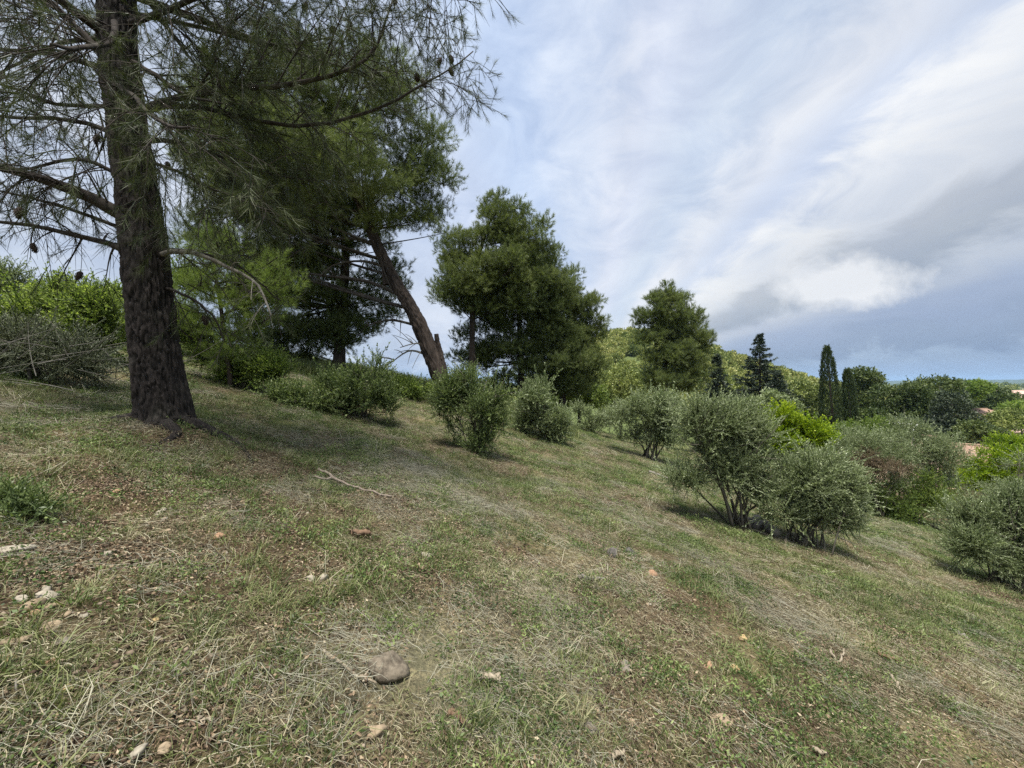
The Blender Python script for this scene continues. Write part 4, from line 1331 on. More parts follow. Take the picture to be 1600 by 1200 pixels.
bush('shrub', 'shrub', 470, 8.3, 'low bramble-like shrub at the foot of the upright dark pine', [(470, 625, 40, 18), (440, 615, 28, 18), (505, 630, 25, 14)], 800, 79, 'shrub', 11, 0.055, 0.022, 0.26, 0.7, 8, 0.012, 0.4, SH)
bush('shrub', 'shrub', 390, 8.9, 'bright green shrub round the foot of the slim young pine', [(395, 585, 40, 28), (350, 580, 34, 26), (320, 560, 30, 30), (425, 575, 26, 24), (300, 525, 24, 30)], 1500, 83, 'green', 12, 0.05, 0.020, 0.25, 0.8, 10, 0.012, 0.6, SH)
bush('shrub', 'shrub', 640, 13.2, 'pale green shrub on the crest just left of the leaning trunk base', [(650, 612, 36, 16), (610, 602, 30, 14), (690, 622, 24, 16)], 900, 85, 'green', 11, 0.07, 0.028, 0.28, 0.8, 8, 0.012, 0.5, SH)
# left margin
bush('leafy_tree', 'tree', 105, 8.0, 'bright green leafy sapling thicket left of the big trunk', [(120, 480, 60, 30), (60, 490, 50, 30), (165, 505, 40, 36), (130, 530, 50, 26), (90, 460, 36, 18), (30, 510, 40, 30)], 2100, 87, 'green', 12, 0.06, 0.024, 0.30, 0.7, 12, 0.02, 0.72, 'trees at the left margin')
bush('leafy_tree', 'tree', 10, 10.0, 'grey-green olive-like tree rising at the left edge behind the thicket', [(10, 440, 45, 30), (-50, 450, 60, 50), (40, 460, 30, 20), (-20, 500, 60, 40)], 1500, 89, 'olive', 11, 0.06, 0.02, 0.3, 0.6, 10, 0.03, 0.35, 'trees at the left margin')
bush('shrub', 'shrub', 190, 12.0, 'small green tree peeping out right behind the big trunk', [(180, 470, 30, 20), (210, 510, 40, 40), (280, 500, 34, 44), (285, 440, 26, 30)], 1200, 90, 'green', 11, 0.075, 0.028, 0.3, 0.7, 8, 0.02, 0.6, 'trees at the left margin')


def brush_twigs(root, org, rng, s):
    w = MB()
    for k in range(80):
        a = np.array([X(rng.uniform(-40, 190), 5.75), 5.75 + rng.normal(0, 0.5), 0.0])
        a[2] = gz(a[0], a[1]) + rng.uniform(0.05, 0.65)
        d = norm(np.array([rng.normal(0, 1), rng.normal(0, 0.6), rng.normal(0.35, 0.5)]))
        L = rng.uniform(0.3, 1.0)
        tube(w, bez(a, a + d * L * 0.5 + rng.normal(0, 0.05, 3), a + d * L, 5), np.linspace(0.006, 0.002, 5), 4, rng.uniform(0.3, 1), False)
    t = w.build('dead_twigs', M['branch_grey'], root, org); t['kind'] = 'stuff'


bush('brush_heap', 'shrub', 70, 5.75, 'heap of grey cut olive brushwood with dead twigs at the left edge', [(60, 555, 75, 30), (120, 575, 50, 26), (0, 560, 60, 36), (20, 530, 50, 22), (150, 585, 40, 16)], 1400, 91, 'brush', 11, 0.04, 0.013, 0.28, 0.25, 8, 0.02, 0.5, None, extra=brush_twigs, spread=0.7)
bush('shrub', 'shrub', 20, 2.5, 'dark low creeping shrub flat on the ground at the left edge below the brushwood', [(15, 788, 60, 14), (-40, 780, 60, 18), (50, 800, 34, 8)], 620, 93, 'shrub', 9, 0.026, 0.011, 0.10, 0.2, 5, 0.006, 0.05, None)
# olives on the right
def open_stems(root, org, rng, s):
    pass


bush('olive_tree', 'olive tree', 1015, 14.6, 'silvery olive bush left of the two near olives, spreading vase shape', [(1010, 645, 48, 26), (1050, 640, 34, 26), (975, 655, 32, 24), (1020, 622, 34, 14), (1040, 675, 36, 22), (985, 680, 26, 16)], 2200, 95, 'olive', 12, 0.07, 0.024, 0.32, 0.6, 12, 0.035, 0.48, OL, base_spread=0.3)
bush('olive_tree', 'olive tree', 1158, 7.05, 'near olive bush with bare slanting stems, left of the pair beside grey logs', [(1120, 665, 60, 36), (1165, 670, 46, 38), (1090, 695, 42, 34), (1150, 720, 56, 40), (1165, 645, 30, 16), (1070, 745, 36, 16), (1100, 645, 40, 20), (1190, 765, 36, 26)], 3200, 97, 'olive', 12, 0.043, 0.0135, 0.26, 0.6, 16, 0.02, 0.54, OL, base_spread=0.22)
bush('olive_tree', 'olive tree', 1262, 7.0, 'near olive bush with many thin upright stems, right of the pair beside grey logs', [(1255, 740, 58, 36), (1308, 752, 46, 42), (1230, 748, 38, 26), (1250, 790, 58, 38), (1308, 805, 42, 32), (1212, 790, 44, 34), (1285, 722, 40, 18)], 3300, 99, 'olive', 12, 0.043, 0.0135, 0.24, 0.6, 22, 0.014, 0.50, OL, base_spread=0.4)
bush('olive_tree', 'olive tree', 1345, 15.6, 'wide silvery olive behind the near pair, right of the lime bush', [(1345, 688, 56, 26), (1315, 715, 46, 32), (1390, 700, 42, 26), (1340, 745, 50, 34)], 2200, 101, 'olive', 12, 0.06, 0.02, 0.3, 0.6, 10, 0.03, 0.45, OL)
bush('olive_tree', 'olive tree', 1430, 16.5, 'largest silvery olive in front of the tiled roof', [(1420, 688, 52, 30), (1448, 718, 50, 36), (1472, 748, 36, 28), (1395, 725, 46, 30), (1425, 666, 34, 14)], 2700, 103, 'olive', 12, 0.06, 0.02, 0.3, 0.7, 12, 0.03, 0.5, OL)
bush('shrub', 'shrub', 1410, 15.6, 'fresh green shrub at the foot of the largest silvery olive', [(1400, 765, 54, 32), (1358, 775, 40, 30), (1440, 775, 42, 32), (1410, 795, 54, 24)], 2300, 107, 'green', 12, 0.055, 0.024, 0.26, 0.7, 10, 0.014, 0.42, SH)
bush('shrub', 'shrub', 1375, 14.9, 'pale brown dry shrub patch between the silvery olives', [(1360, 724, 32, 16), (1342, 716, 22, 14), (1405, 730, 24, 12)], 620, 109, 'rust', 10, 0.055, 0.018, 0.26, 0.5, 6, 0.012, 0.5, SH)
bush('shrub', 'shrub', 1462, 15.2, 'small yellow-green shrub right of the fresh green shrub', [(1465, 785, 24, 22), (1450, 745, 14, 14), (1485, 790, 18, 18)], 500, 111, 'green', 11, 0.06, 0.022, 0.26, 0.8, 6, 0.012, 0.75, SH)
bush('olive_tree', 'olive tree', 1575, 7.6, 'rounded dark olive bush cut by the right picture edge, low on the slope', [(1560, 815, 55, 34), (1610, 830, 60, 50), (1530, 845, 44, 34), (1580, 880, 60, 34), (1580, 785, 40, 20)], 2700, 113, 'olive', 12, 0.045, 0.014, 0.26, 0.6, 16, 0.02, 0.42, OL, base_spread=0.4)
bush('olive_tree', 'olive tree', 1590, 17.0, 'silvery olive at the right picture edge behind the lime tree', [(1605, 730, 34, 30), (1590, 765, 40, 20)], 800, 115, 'olive', 11, 0.06, 0.02, 0.3, 0.6, 8, 0.02, 0.5, OL)
# lime and green garden trees
GT = 'garden trees below the slope'
bush('garden_tree', 'tree', 1225, 14.5, 'bright lime yellow bush glowing behind the near olive pair', [(1228, 658, 38, 20), (1212, 680, 34, 22), (1258, 676, 36, 20), (1200, 698, 22, 14), (1285, 686, 26, 14)], 1500, 117, 'lime', 11, 0.085, 0.04, 0.26, 0.7, 8, 0.02, 0.5, GT)
bush('garden_tree', 'tree', 1555, 19.0, 'bright lime yellow tree at the right edge below the tiled roof', [(1555, 735, 44, 22), (1525, 745, 28, 20), (1590, 720, 34, 20), (1560, 760, 50, 18), (1560, 710, 34, 12)], 1700, 119, 'lime', 11, 0.10, 0.045, 0.3, 0.7, 10, 0.03, 0.42, GT)
bush('garden_tree', 'tree', 1345, 24.0, 'fresh green round tree in front of the two cypresses', [(1345, 670, 36, 16), (1375, 672, 28, 14), (1310, 680, 24, 14), (1350, 690, 50, 20)], 1200, 121, 'green', 10, 0.13, 0.055, 0.35, 0.7, 8, 0.04, 0.4, GT)
bush('garden_tree', 'tree', 1590, 34.0, 'yellow-green hedge-like tree row at the right edge above the lime tree', [(1560, 690, 26, 12), (1590, 688, 26, 14), (1620, 690, 30, 16), (1575, 702, 34, 12)], 1100, 123, 'lime', 10, 0.17, 0.07, 0.4, 0.7, 8, 0.04, 0.25, GT)


# ------------------------------------------------------------------ conifers further down
def fir(px, top_py, Y, base_halfpx, seed, label, mat='fir', tiers=20, ratio=1.0, group='dark conifers'):
    rng = np.random.default_rng(seed)
    s = Y / FPX
    bx = X(px, Y); bz = gz(bx, Y); top = Zp(top_py, Y)
    H = top - bz
    org = np.array([bx, Y, bz])
    root = thing('fir_tree', org, label, 'fir tree', group)
    mb = MB()
    tube(mb, [[bx, Y, bz - 0.2], [bx + 0.05, Y, bz + H * 0.5], [bx, Y, top]], [H * 0.018, H * 0.011, 0.02], 10, 0.5)
    mb.build('trunk', M['bark_mid'], root, org, smooth=True)
    cr = MB(); wd = MB()
    Rb = base_halfpx * s
    nbr = tiers * 13
    for k in range(nbr):
        u = ((k + rng.uniform(0, 1)) / nbr) ** 1.15
        z = bz + H * (0.05 + 0.945 * u)
        L = (Rb * (1 - u) ** 0.95 + 0.10) * rng.uniform(0.45, 1.25)
        a = k * 2.39996 + rng.normal(0, 0.3)
        b = np.array([bx, Y, z]); e = b + np.array([math.cos(a) * L, math.sin(a) * L, L * rng.uniform(-0.15, 0.25)])
        m = (b + e) / 2 + np.array([0, 0, -0.14 * L])
        pth = bez(b, m, e, 6)
        tube(wd, pth, np.linspace(0.035, 0.008, 6), 4, 0.5, False)
        n = max(5, int(8 * L))
        t = rng.uniform(0.1, 1.0, n) ** 0.8
        g = t * 5; i = np.minimum(g.astype(int), 4); f = (g - i)[:, None]
        p = pth[i] * (1 - f) + pth[i + 1] * f
        ax = norm(e - b)
        side = np.array([-math.sin(a), math.cos(a), 0.0])
        d = ax[None] * 0.8 + side[None] * rng.choice([-1, 1], n)[:, None] * rng.uniform(0.2, 0.9, n)[:, None] + np.array([0, 0, -0.2]) + rng.normal(0, 0.25, (n, 3))
        shoots(cr, rng, p, d, 0.55 * (0.35 + 0.65 * (1 - u)) * ratio, 8, 0.24 * ratio, 0.10 * ratio, 0.7, np.clip(rng.normal(0.4, 0.15, n), 0, 1), True)
    t = wd.build('branches', M['branch'], root, org); t['kind'] = 'stuff'
    cr.build('crown', M[mat], root, org)
    return root


def cypress(px, top_py, Y, halfpx, seed, label, lean=0.0):
    rng = np.random.default_rng(seed)
    s = Y / FPX
    bx = X(px, Y); bz = gz(bx, Y); top = Zp(top_py, Y)
    H = top - bz
    org = np.array([bx, Y, bz])
    root = thing('cypress_tree', org, label, 'cypress', 'cypresses')
    mb = MB()
    tube(mb, [[bx, Y, bz - 0.2], [bx, Y, bz + H * 0.5], [bx + lean * 0.9, Y, bz + H * 0.95]], [0.22, 0.14, 0.02], 10, 0.5)
    mb.build('trunk', M['bark_mid'], root, org, smooth=True)
    n = 3600
    u = rng.uniform(0.02, 1, n)
    prof = np.interp(u, [0, 0.08, 0.3, 0.6, 0.85, 0.95, 1.0], [0.5, 0.85, 1.0, 0.92, 0.62, 0.36, 0.06])
    a = rng.uniform(0, 2 * np.pi, n)
    rr = halfpx * s * prof * (0.82 + 0.5 * (fbm(a * 2.2, u * 14, 3, seed) - 0.5)) * (0.75 + 0.3 * rng.uniform(0, 1, n))
    p = np.stack([bx + lean * u ** 1.5 + np.cos(a) * rr, Y + np.sin(a) * rr, bz + H * u * 0.975], -1)
    d = np.stack([np.cos(a) * 0.28, np.sin(a) * 0.28, np.ones(n)], -1) + rng.normal(0, 0.15, (n, 3))
    cr = MB()
    shoots(cr, rng, p, d, 0.38, 9, 0.16, 0.06, 0.45, np.clip(rng.normal(0.42, 0.16, n), 0, 1), True)
    cr.build('crown', M['cypress'], root, org)
    return root


def round_tree(name, cat, px, Y, label, lobes_px, nclump, seed, mat, leaf=0.22, tone=0.45, group=None, trunk=0.16, umbrella=False, needle=False):
    """farther tree: trunk with limbs and leaf clumps filling a few crown masses"""
    rng = np.random.default_rng(seed)
    s = Y / FPX
    bx = X(px, Y); bz = gz(bx, Y)
    org = np.array([bx, Y, bz])
    root = thing(name, org, label, cat, group)
    lobes = np.array([[X(a, Y), Y + (e[0] if e else 0.0), Zp(b, Y), rx * s, rx * s * 0.85, ry * s] for a, b, rx, ry, *e in lobes_px])
    zc = lobes[:, 2].max()
    mb = MB()
    tp = np.array([bx + (lobes[:, 0].mean() - bx) * 0.6, Y, max(zc, bz + 2.0)])
    tube(mb, bez([bx, Y, bz - 0.2], [bx, Y, (bz + tp[2]) / 2], tp, 8), np.linspace(trunk, trunk * 0.3, 8), 10, 0.5)
    mb.build('trunk', M['bark_mid'], root, org, smooth=True)
    for L in lobes:
        w = MB()
        b = np.array([bx + (tp[0] - bx) * 0.5, Y, bz + (tp[2] - bz) * 0.55])
        tube(w, bez(b, (b + L[:3]) / 2 + np.array([0, 0, -0.2]), L[:3], 7), np.linspace(trunk * 0.45, 0.02, 7), 6, 0.5)
        w.build('branch', M['branch'], root, org, smooth=True)
    pos, out = in_lobes(rng, lobes, nclump, 0.6, 0.45, seed + 2)
    dv = out + np.array([0, 0, 0.5]) + rng.normal(0, 0.4, out.shape)
    tn = tone + 0.7 * (fbm(pos[:, 0] * 0.6 + seed, pos[:, 2] * 0.6 + pos[:, 1] * 0.4, 2, seed + 6) - 0.5) + rng.normal(0, 0.12, len(pos))
    cr = MB()
    shoots(cr, rng, pos, dv, leaf * 1.6, 9, leaf, leaf * (0.16 if needle else 0.42), 0.75, np.clip(tn, 0, 1), needle)
    cr.build('crown', M[mat], root, org)
    return root


DC = 'dark conifers'
fir(1187, 521, 44, 78, 201, 'tall pointed dark fir with open tiers, tallest of the firs', tiers=24)
fir(1215, 582, 40, 52, 203, 'shorter dark fir just right of the tall pointed fir', tiers=16)
fir(1120, 553, 38, 40, 205, 'slim dark fir pressed against the right side of the solitary pine', tiers=18)
cypress(1300, 540, 45, 17, 211, 'taller of the two dark column cypresses', -0.6)
cypress(1329, 576, 47, 14, 213, 'shorter of the two dark column cypresses', -0.4)

FT = 'trees beyond the garden'
round_tree('pine_tree', 'pine tree', 1345, 62, 'small far umbrella-topped pine just right of the cypresses', [(1352, 590, 20, 12), (1335, 584, 10, 7), (1360, 600, 16, 10), (1345, 625, 20, 18)], 1100, 221, 'needle_far', 0.36, 0.6, FT, 0.2, needle=False)
ct = [
    (1395, 58, 'olive green bushy pine at the left end of the far dark tree row', [(1385, 625, 24, 22), (1410, 622, 22, 22), (1400, 655, 36, 30)], 'needle_far', 0.40),
    (1432, 56, 'mid height dark pine, second in the far dark tree row', [(1432, 618, 22, 20), (1445, 640, 24, 24), (1425, 660, 30, 26)], 'needle_far', 0.35),
    (1468, 60, 'wide flat-topped pine, tallest of the far dark tree row', [(1465, 602, 30, 12), (1485, 603, 18, 12), (1445, 608, 16, 10), (1480, 625, 26, 18), (1460, 645, 30, 22)], 'needle_far', 0.45),
    (1488, 50, 'dark drooping conifer in front of the far tree row, above the tiled roof', [(1490, 655, 30, 24), (1470, 672, 34, 20), (1505, 675, 24, 22), (1485, 630, 20, 16)], 'fir', 0.75),
    (1430, 50, 'low dark conifer at the foot of the far tree row, left side', [(1430, 680, 34, 18), (1400, 672, 26, 16)], 'fir', 0.7),
]
for k, (px, Y, lab, lo, mt, tone) in enumerate(ct):
    round_tree('pine_tree', 'pine tree', px, Y, lab, lo, 1500, 231 + k, mt, 0.31, tone, FT, 0.22)
round_tree('umbrella_pine', 'pine tree', 1548, 95, 'dark umbrella pine with wide domed crown before the pink roofed house', [(1548, 624, 36, 10), (1525, 628, 20, 8), (1572, 628, 18, 8), (1548, 616, 24, 6)], 1300, 241, 'needle_far', 0.55, 0.3, FT, 0.3)
more = [
    (1515, 80, 'light green round tree between the dark row and the umbrella pine', [(1515, 612, 14, 10), (1530, 606, 12, 7)], 'green', 0.4),
    (1560, 60, 'broad green tree below the umbrella pine', [(1560, 660, 24, 12), (1585, 655, 20, 12), (1540, 668, 16, 10)], 'hillwood', 0.3),
    (1595, 70, 'fresh green tree at the right edge under the pink roofed house', [(1590, 640, 18, 10), (1612, 645, 20, 14)], 'green', 0.55),
    (1520, 42, 'dark green round shrub right of the tiled roof', [(1520, 672, 18, 10), (1545, 680, 20, 9), (1500, 690, 14, 10)], 'needle_far', 0.4),
    (970, 46, 'yellow green broadleaf tree left of the solitary pine', [(965, 590, 26, 20), (985, 605, 24, 22), (945, 612, 22, 22), (970, 632, 40, 22)], 'hillwood', 0.35),
    (1010, 50, 'light green tree at the foot of the solitary pine', [(1005, 600, 20, 16), (1020, 622, 30, 18)], 'hillwood', 0.3),
    (1150, 52, 'pale green tree between the slim fir and the tall fir', [(1150, 612, 22, 14), (1165, 628, 24, 16), (1140, 634, 20, 14)], 'hillwood', 0.5),
    (1255, 56, 'soft green tree between the tall fir and the cypresses', [(1255, 612, 26, 16), (1270, 635, 26, 22), (1240, 640, 24, 18)], 'hillwood', 0.28),
    (1200, 30, 'pale grey-green olive tree below the tall fir', [(1205, 628, 20, 14), (1230, 640, 20, 12), (1175, 634, 18, 10)], 'olive', 0.45),
    (1310, 48, 'dark green shrubby tree at the foot of the cypresses', [(1305, 655, 26, 14), (1345, 652, 24, 12), (1370, 655, 16, 14)], 'needle_far', 0.3),
    (905, 26, 'green understorey tree below the right pine of the close group', [(905, 610, 26, 20), (930, 620, 20, 16), (880, 622, 20, 18)], 'needle_young', 0.35),
    (790, 24, 'dark understorey tree under the close pine group', [(800, 600, 40, 20), (760, 608, 24, 16), (840, 606, 30, 18)], 'needle_far', 0.35),
]
for k, (px, Y, lab, lo, mt, tone) in enumerate(more):
    round_tree('garden_tree', 'tree', px, Y, lab, lo, 1050, 251 + k, mt, 0.0062 * Y, tone, FT, 0.14)


# ------------------------------------------------------------------ the wooded hill and far woods: one mass each
def wood_piece(rng, n=520, leaf=0.75):
    mb = MB()
    lobes = [(0, 0, 2.6, 2.0, 2.0, 1.8), (rng.normal(0, 0.9), rng.normal(0, 0.9), 3.6, 1.4, 1.4, 1.2), (rng.normal(0, 1.2), rng.normal(0, 1.2), 2.2, 1.5, 1.5, 1.3)]
    p, o = in_lobes(rng, lobes, n, 0.4, 0.4)
    leaves(mb, rng, p, o + np.array([0, 0, 0.5]) + rng.normal(0, 0.5, o.shape), leaf * rng.uniform(0.6, 1.3, n), leaf * 0.6, np.clip(rng.normal(0.45, 0.2, n), 0, 1))
    tube(mb, [[0, 0, -0.5], [0, 0, 2.5]], [0.2, 0.1], 5, 0.0)
    return mb.mesh('wood_tree')


M['hillwood_i'] = leaf_mat('hillside_wood_leaf', [(0.0, (0.09, 0.13, 0.035)), (0.4, (0.24, 0.28, 0.08)), (0.7, (0.40, 0.41, 0.14)), (1.0, (0.52, 0.50, 0.22))], 0.2, inst=True)


def build_woods():
    rng = np.random.default_rng(301)
    def wood(name, x, y, smin_, smax_, tint, label):
        n = len(x)
        s = rng.uniform(smin_, smax_, n)
        z = terrain(x, y, False) - _o
        scatter_object(name, [(wood_piece(rng), M['hillwood_i']) for _ in range(5)], np.stack([x, y, z], -1), np.stack([0 * x, 0 * x, rng.uniform(0, 6.28, n)], -1), np.stack([s, s, s * rng.uniform(0.8, 1.2, n)], -1), rng.integers(0, 5, n), np.clip(tint, 0, 1), label, 'wood')
    n = 6500
    x = rng.uniform(-40, 230, n); y = rng.uniform(110, 300, n)
    k = (np.exp(-((x - 62) / np.where(x < 62, 60, 100)) ** 2) * np.exp(-((y - 220) / 100) ** 2) > 0.12)
    x, y = x[k], y[k]
    wood('hillside_forest', x, y, 0.4, 1.0, 0.50 + 1.0 * (fbm(x / 25, y / 25, 3, 5) - 0.5) + rng.normal(0, 0.2, len(x)), 'sunlit yellow green scrub wood covering the far hill')
    # valley trees out to the plain
    n = 2600
    a = rng.uniform(R(20), R(60), n); r = rng.uniform(75, 420, n)
    x = np.sin(a) * r; y = np.cos(a) * r
    k = (fbm(x / 40, y / 40, 3, 9) > 0.50) & (np.exp(-((x - 62) / 90) ** 2) * np.exp(-((y - 235) / 90) ** 2) < 0.2)
    x, y = x[k], y[k]
    hs = (np.hypot(x - 133, y - 105) > 20) & ~((np.abs(x / y - 1.24) < 0.09) & (y > 60) & (y < 112)) & ~((np.abs(x / y - 1.14) < 0.03) & (y < 84))
    x, y = x[hs], y[hs]
    wood('valley_woods', x, y, 0.7, 1.3, 0.35 + 0.6 * (fbm(x / 30, y / 30, 3, 15) - 0.5) + rng.normal(0, 0.12, len(x)), 'distant green tree cover in the valley beyond the houses')
    n = 1500
    a = rng.uniform(R(15), R(62), n); r = np.sqrt(rng.uniform(420 ** 2, 3000 ** 2, n))
    x = np.sin(a) * r; y = np.cos(a) * r
    k = vnoise(x / 260, y / 70, 21) > 0.55
    wood('plain_woods', x[k], y[k], 1.5, 4.0, 0.25 + rng.normal(0, 0.12, k.sum()), 'dark hedges and copses strung across the far plain')


build_woods()


# ------------------------------------------------------------------ houses and small structures
def box(mb, c, d, rz=0.0, tint=0.5):
    hx, hy, hz = d[0] / 2, d[1] / 2, d[2] / 2
    v = np.array([[sx * hx, sy * hy, sz * hz] for sz in (-1, 1) for sy in (-1, 1) for sx in (-1, 1)])
    cs, sn = math.cos(rz), math.sin(rz)
    v = np.stack([v[:, 0] * cs - v[:, 1] * sn, v[:, 0] * sn + v[:, 1] * cs, v[:, 2]], -1) + np.asarray(c)
    mb.add(v, [[0, 2, 3, 1], [4, 5, 7, 6], [0, 1, 5, 4], [2, 6, 7, 3], [1, 3, 7, 5], [0, 4, 6, 2]], tint)


M['plaster'] = plain_mat('ochre_plaster', (0.50, 0.38, 0.24), (0.62, 0.50, 0.34), 1.2, 0.9, 0.2)
M['plaster_pink'] = plain_mat('pink_plaster', (0.52, 0.36, 0.27), (0.62, 0.46, 0.36), 1.2, 0.9, 0.2)
M['plaster_yellow'] = plain_mat('yellow_plaster', (0.60, 0.44, 0.20), (0.70, 0.54, 0.28), 1.2, 0.9, 0.2)
M['tile'] = plain_mat('terracotta_tile', (0.25, 0.15, 0.105), (0.42, 0.29, 0.215), 2.5, 0.85, 0.4)
M['tile_pink'] = plain_mat('weathered_tile', (0.50, 0.33, 0.26), (0.66, 0.50, 0.42), 1.2, 0.85, 0.4)
M['shutter'] = plain_mat('shutter_paint', (0.10, 0.12, 0.10), (0.16, 0.18, 0.15), 3.0, 0.6, 0.1)
M['white_paint'] = plain_mat('white_paint', (0.72, 0.72, 0.70), (0.82, 0.82, 0.80), 3.0, 0.5, 0.1)
M['metal'] = plain_mat('grey_metal', (0.28, 0.29, 0.30), (0.38, 0.39, 0.40), 6.0, 0.45, 0.1)


def tiled_slope(mb, p00, p10, p11, p01, rows=0.32):
    """roof slope of half-round tile channels running down it; p00-p10 is the eave, p01-p11 the ridge"""
    p00, p10, p11, p01 = [np.asarray(p, float) for p in (p00, p10, p11, p01)]
    w = np.linalg.norm(p10 - p00)
    n = max(6, int(w / rows) * 4)
    nrm = norm(np.cross(p10 - p00, p01 - p00))
    if nrm[2] < 0:
        nrm = -nrm
    u = np.linspace(0, 1, n + 1)[:, None]
    prof = np.abs(np.sin(np.pi * np.arange(n + 1) / 4))[:, None] * 0.07 * nrm
    e = p00 + (p10 - p00) * u + prof; r = p01 + (p11 - p01) * u + prof
    th = nrm * 0.12
    v = np.concatenate([e, r, e - th - prof, r - th - prof])
    i = np.arange(n); m = n + 1
    f = np.concatenate([np.stack([i, i + 1, i + m + 1, i + m], -1), np.stack([i + 2 * m + 1, i + 2 * m, i + 3 * m, i + 3 * m + 1], -1),
                        np.stack([i + 2 * m, i + 2 * m + 1, i + 1, i], -1), np.stack([i + m, i + m + 1, i + 3 * m + 1, i + 3 * m], -1),
                        np.array([[0, m, 3 * m, 2 * m], [n, n + 2 * m, n + 3 * m, n + m]])])
    mb.add(v, f, 0.5)


def house(px, Y, rz, L, W, wall_h, rise, label, wall_m, tile_m, windows=(), chimney=None, zoff=0.0, eave=0.45):
    bx = X(px, Y); bz = gz(bx, Y) + zoff
    org = np.array([bx, Y, bz])
    root = thing('house', org, label, 'house', 'houses in the valley')
    root.rotation_euler = (0, 0, rz)
    def part(name, mb, mat, parent=None):
        me = mb.mesh(name); me.materials.append(mat)
        o = bpy.data.objects.new(name, me); COL.objects.link(o); o.parent = parent or root
        return o
    mb = MB()
    hl, hw = L / 2, W / 2
    v = np.array([[-hl, -hw, -1.5], [hl, -hw, -1.5], [hl, hw, -1.5], [-hl, hw, -1.5], [-hl, -hw, wall_h], [hl, -hw, wall_h], [hl, hw, wall_h], [-hl, hw, wall_h], [-hl, 0, wall_h + rise], [hl, 0, wall_h + rise]])
    mb.add(v, [[0, 1, 5, 4], [2, 3, 7, 6], [3, 2, 1, 0]])
    mb.f.append(np.array([[1, 2, 6, 9, 5], [3, 0, 4, 8, 7]]))
    part('wall', mb, wall_m)
    sl = rise / hw
    roofs = []
    for sg in (-1, 1):
        mb = MB()
        y0 = sg * (hw + eave); z0 = wall_h - sl * eave + 0.10; z1 = wall_h + rise + 0.10
        tiled_slope(mb, (-hl - 0.35, y0, z0), (hl + 0.35, y0, z0), (hl + 0.35, 0, z1), (-hl - 0.35, 0, z1))
        roofs.append(part('roof', mb, tile_m))
    mb = MB()
    tube(mb, [[-hl - 0.36, 0, wall_h + rise + 0.14], [hl + 0.36, 0, wall_h + rise + 0.14]], [0.13, 0.13], 8)
    part('ridge', mb, tile_m, roofs[0])
    for face, a, z, w, h in windows:
        mb = MB(); fr = MB(); si = MB()
        if face == 'front':
            box(mb, (a, -hw - 0.02, z), (w, 0.06, h)); 
            for dx in (-w / 2 - 0.05, w / 2 + 0.05):
                box(fr, (a + dx, -hw - 0.04, z), (0.10, 0.10, h + 0.2))
            box(si, (a, -hw - 0.08, z - h / 2 - 0.06), (w + 0.3, 0.2, 0.1))
        else:
            sx = -hl if face == 'left' else hl; q = -1 if face == 'left' else 1
            box(mb, (sx + q * 0.02, a, z), (0.06, w, h))
            for dx in (-w / 2 - 0.05, w / 2 + 0.05):
                box(fr, (sx + q * 0.04, a + dx, z), (0.10, 0.10, h + 0.2))
            box(si, (sx + q * 0.08, a, z - h / 2 - 0.06), (0.2, w + 0.3, 0.1))
        wn = part('window', mb, M['shutter'])
        part('frame', fr, M['white_paint'], wn)
        part('sill', si, wall_m, wn)
    if chimney:
        mb = MB()
        box(mb, (chimney[0], chimney[1], wall_h + rise + chimney[2] / 2 - 0.8), (0.7, 0.6, chimney[2] + 1.2))
        ch = part('chimney', mb, wall_m)
        mb = MB()
        box(mb, (chimney[0], chimney[1], wall_h + rise + chimney[2] - 0.16), (0.95, 0.85, 0.12))
        part('chimney_cap', mb, tile_m, ch)
    return root


house(1507, 40, R(-35), 7.0, 6.0, 3.6, 1.3, 'low house with terracotta roof and squat chimney half hidden behind the largest olive', M['plaster'], M['tile'], [('front', -1.5, 1.8, 1.0, 1.2), ('right', 0.0, 1.8, 0.9, 1.1)], (-2.4, 0.6, 0.9), 1.1)
house(1528, 82, R(15), 5.0, 7.0, 5.2, 1.4, 'small pinkish house half hidden between dark conifers and umbrella pine', M['plaster_pink'], M['tile'], [('front', 0.6, 3.6, 0.9, 1.3), ('front', -1.3, 3.6, 0.8, 1.2), ('left', 0, 3.6, 0.9, 1.2)], None, 1.6)
house(1610, 105, R(-8), 16.0, 10.0, 8.0, 2.2, 'long pink roofed house with yellow wall at the right picture edge', M['plaster_yellow'], M['tile_pink'], [('front', -6.0, 6.2, 1.2, 1.6), ('front', -3.0, 6.2, 1.2, 1.6), ('left', 0, 6.2, 1.2, 1.6)], None, 1.2)
house(1567, 76, R(10), 4.2, 4.5, 4.4, 1.1, 'tiny pale pink outbuilding half hidden below the umbrella pine', M['plaster_pink'], M['tile_pink'], [('front', 0.4, 3.2, 0.8, 1.0)], None, 0.6)


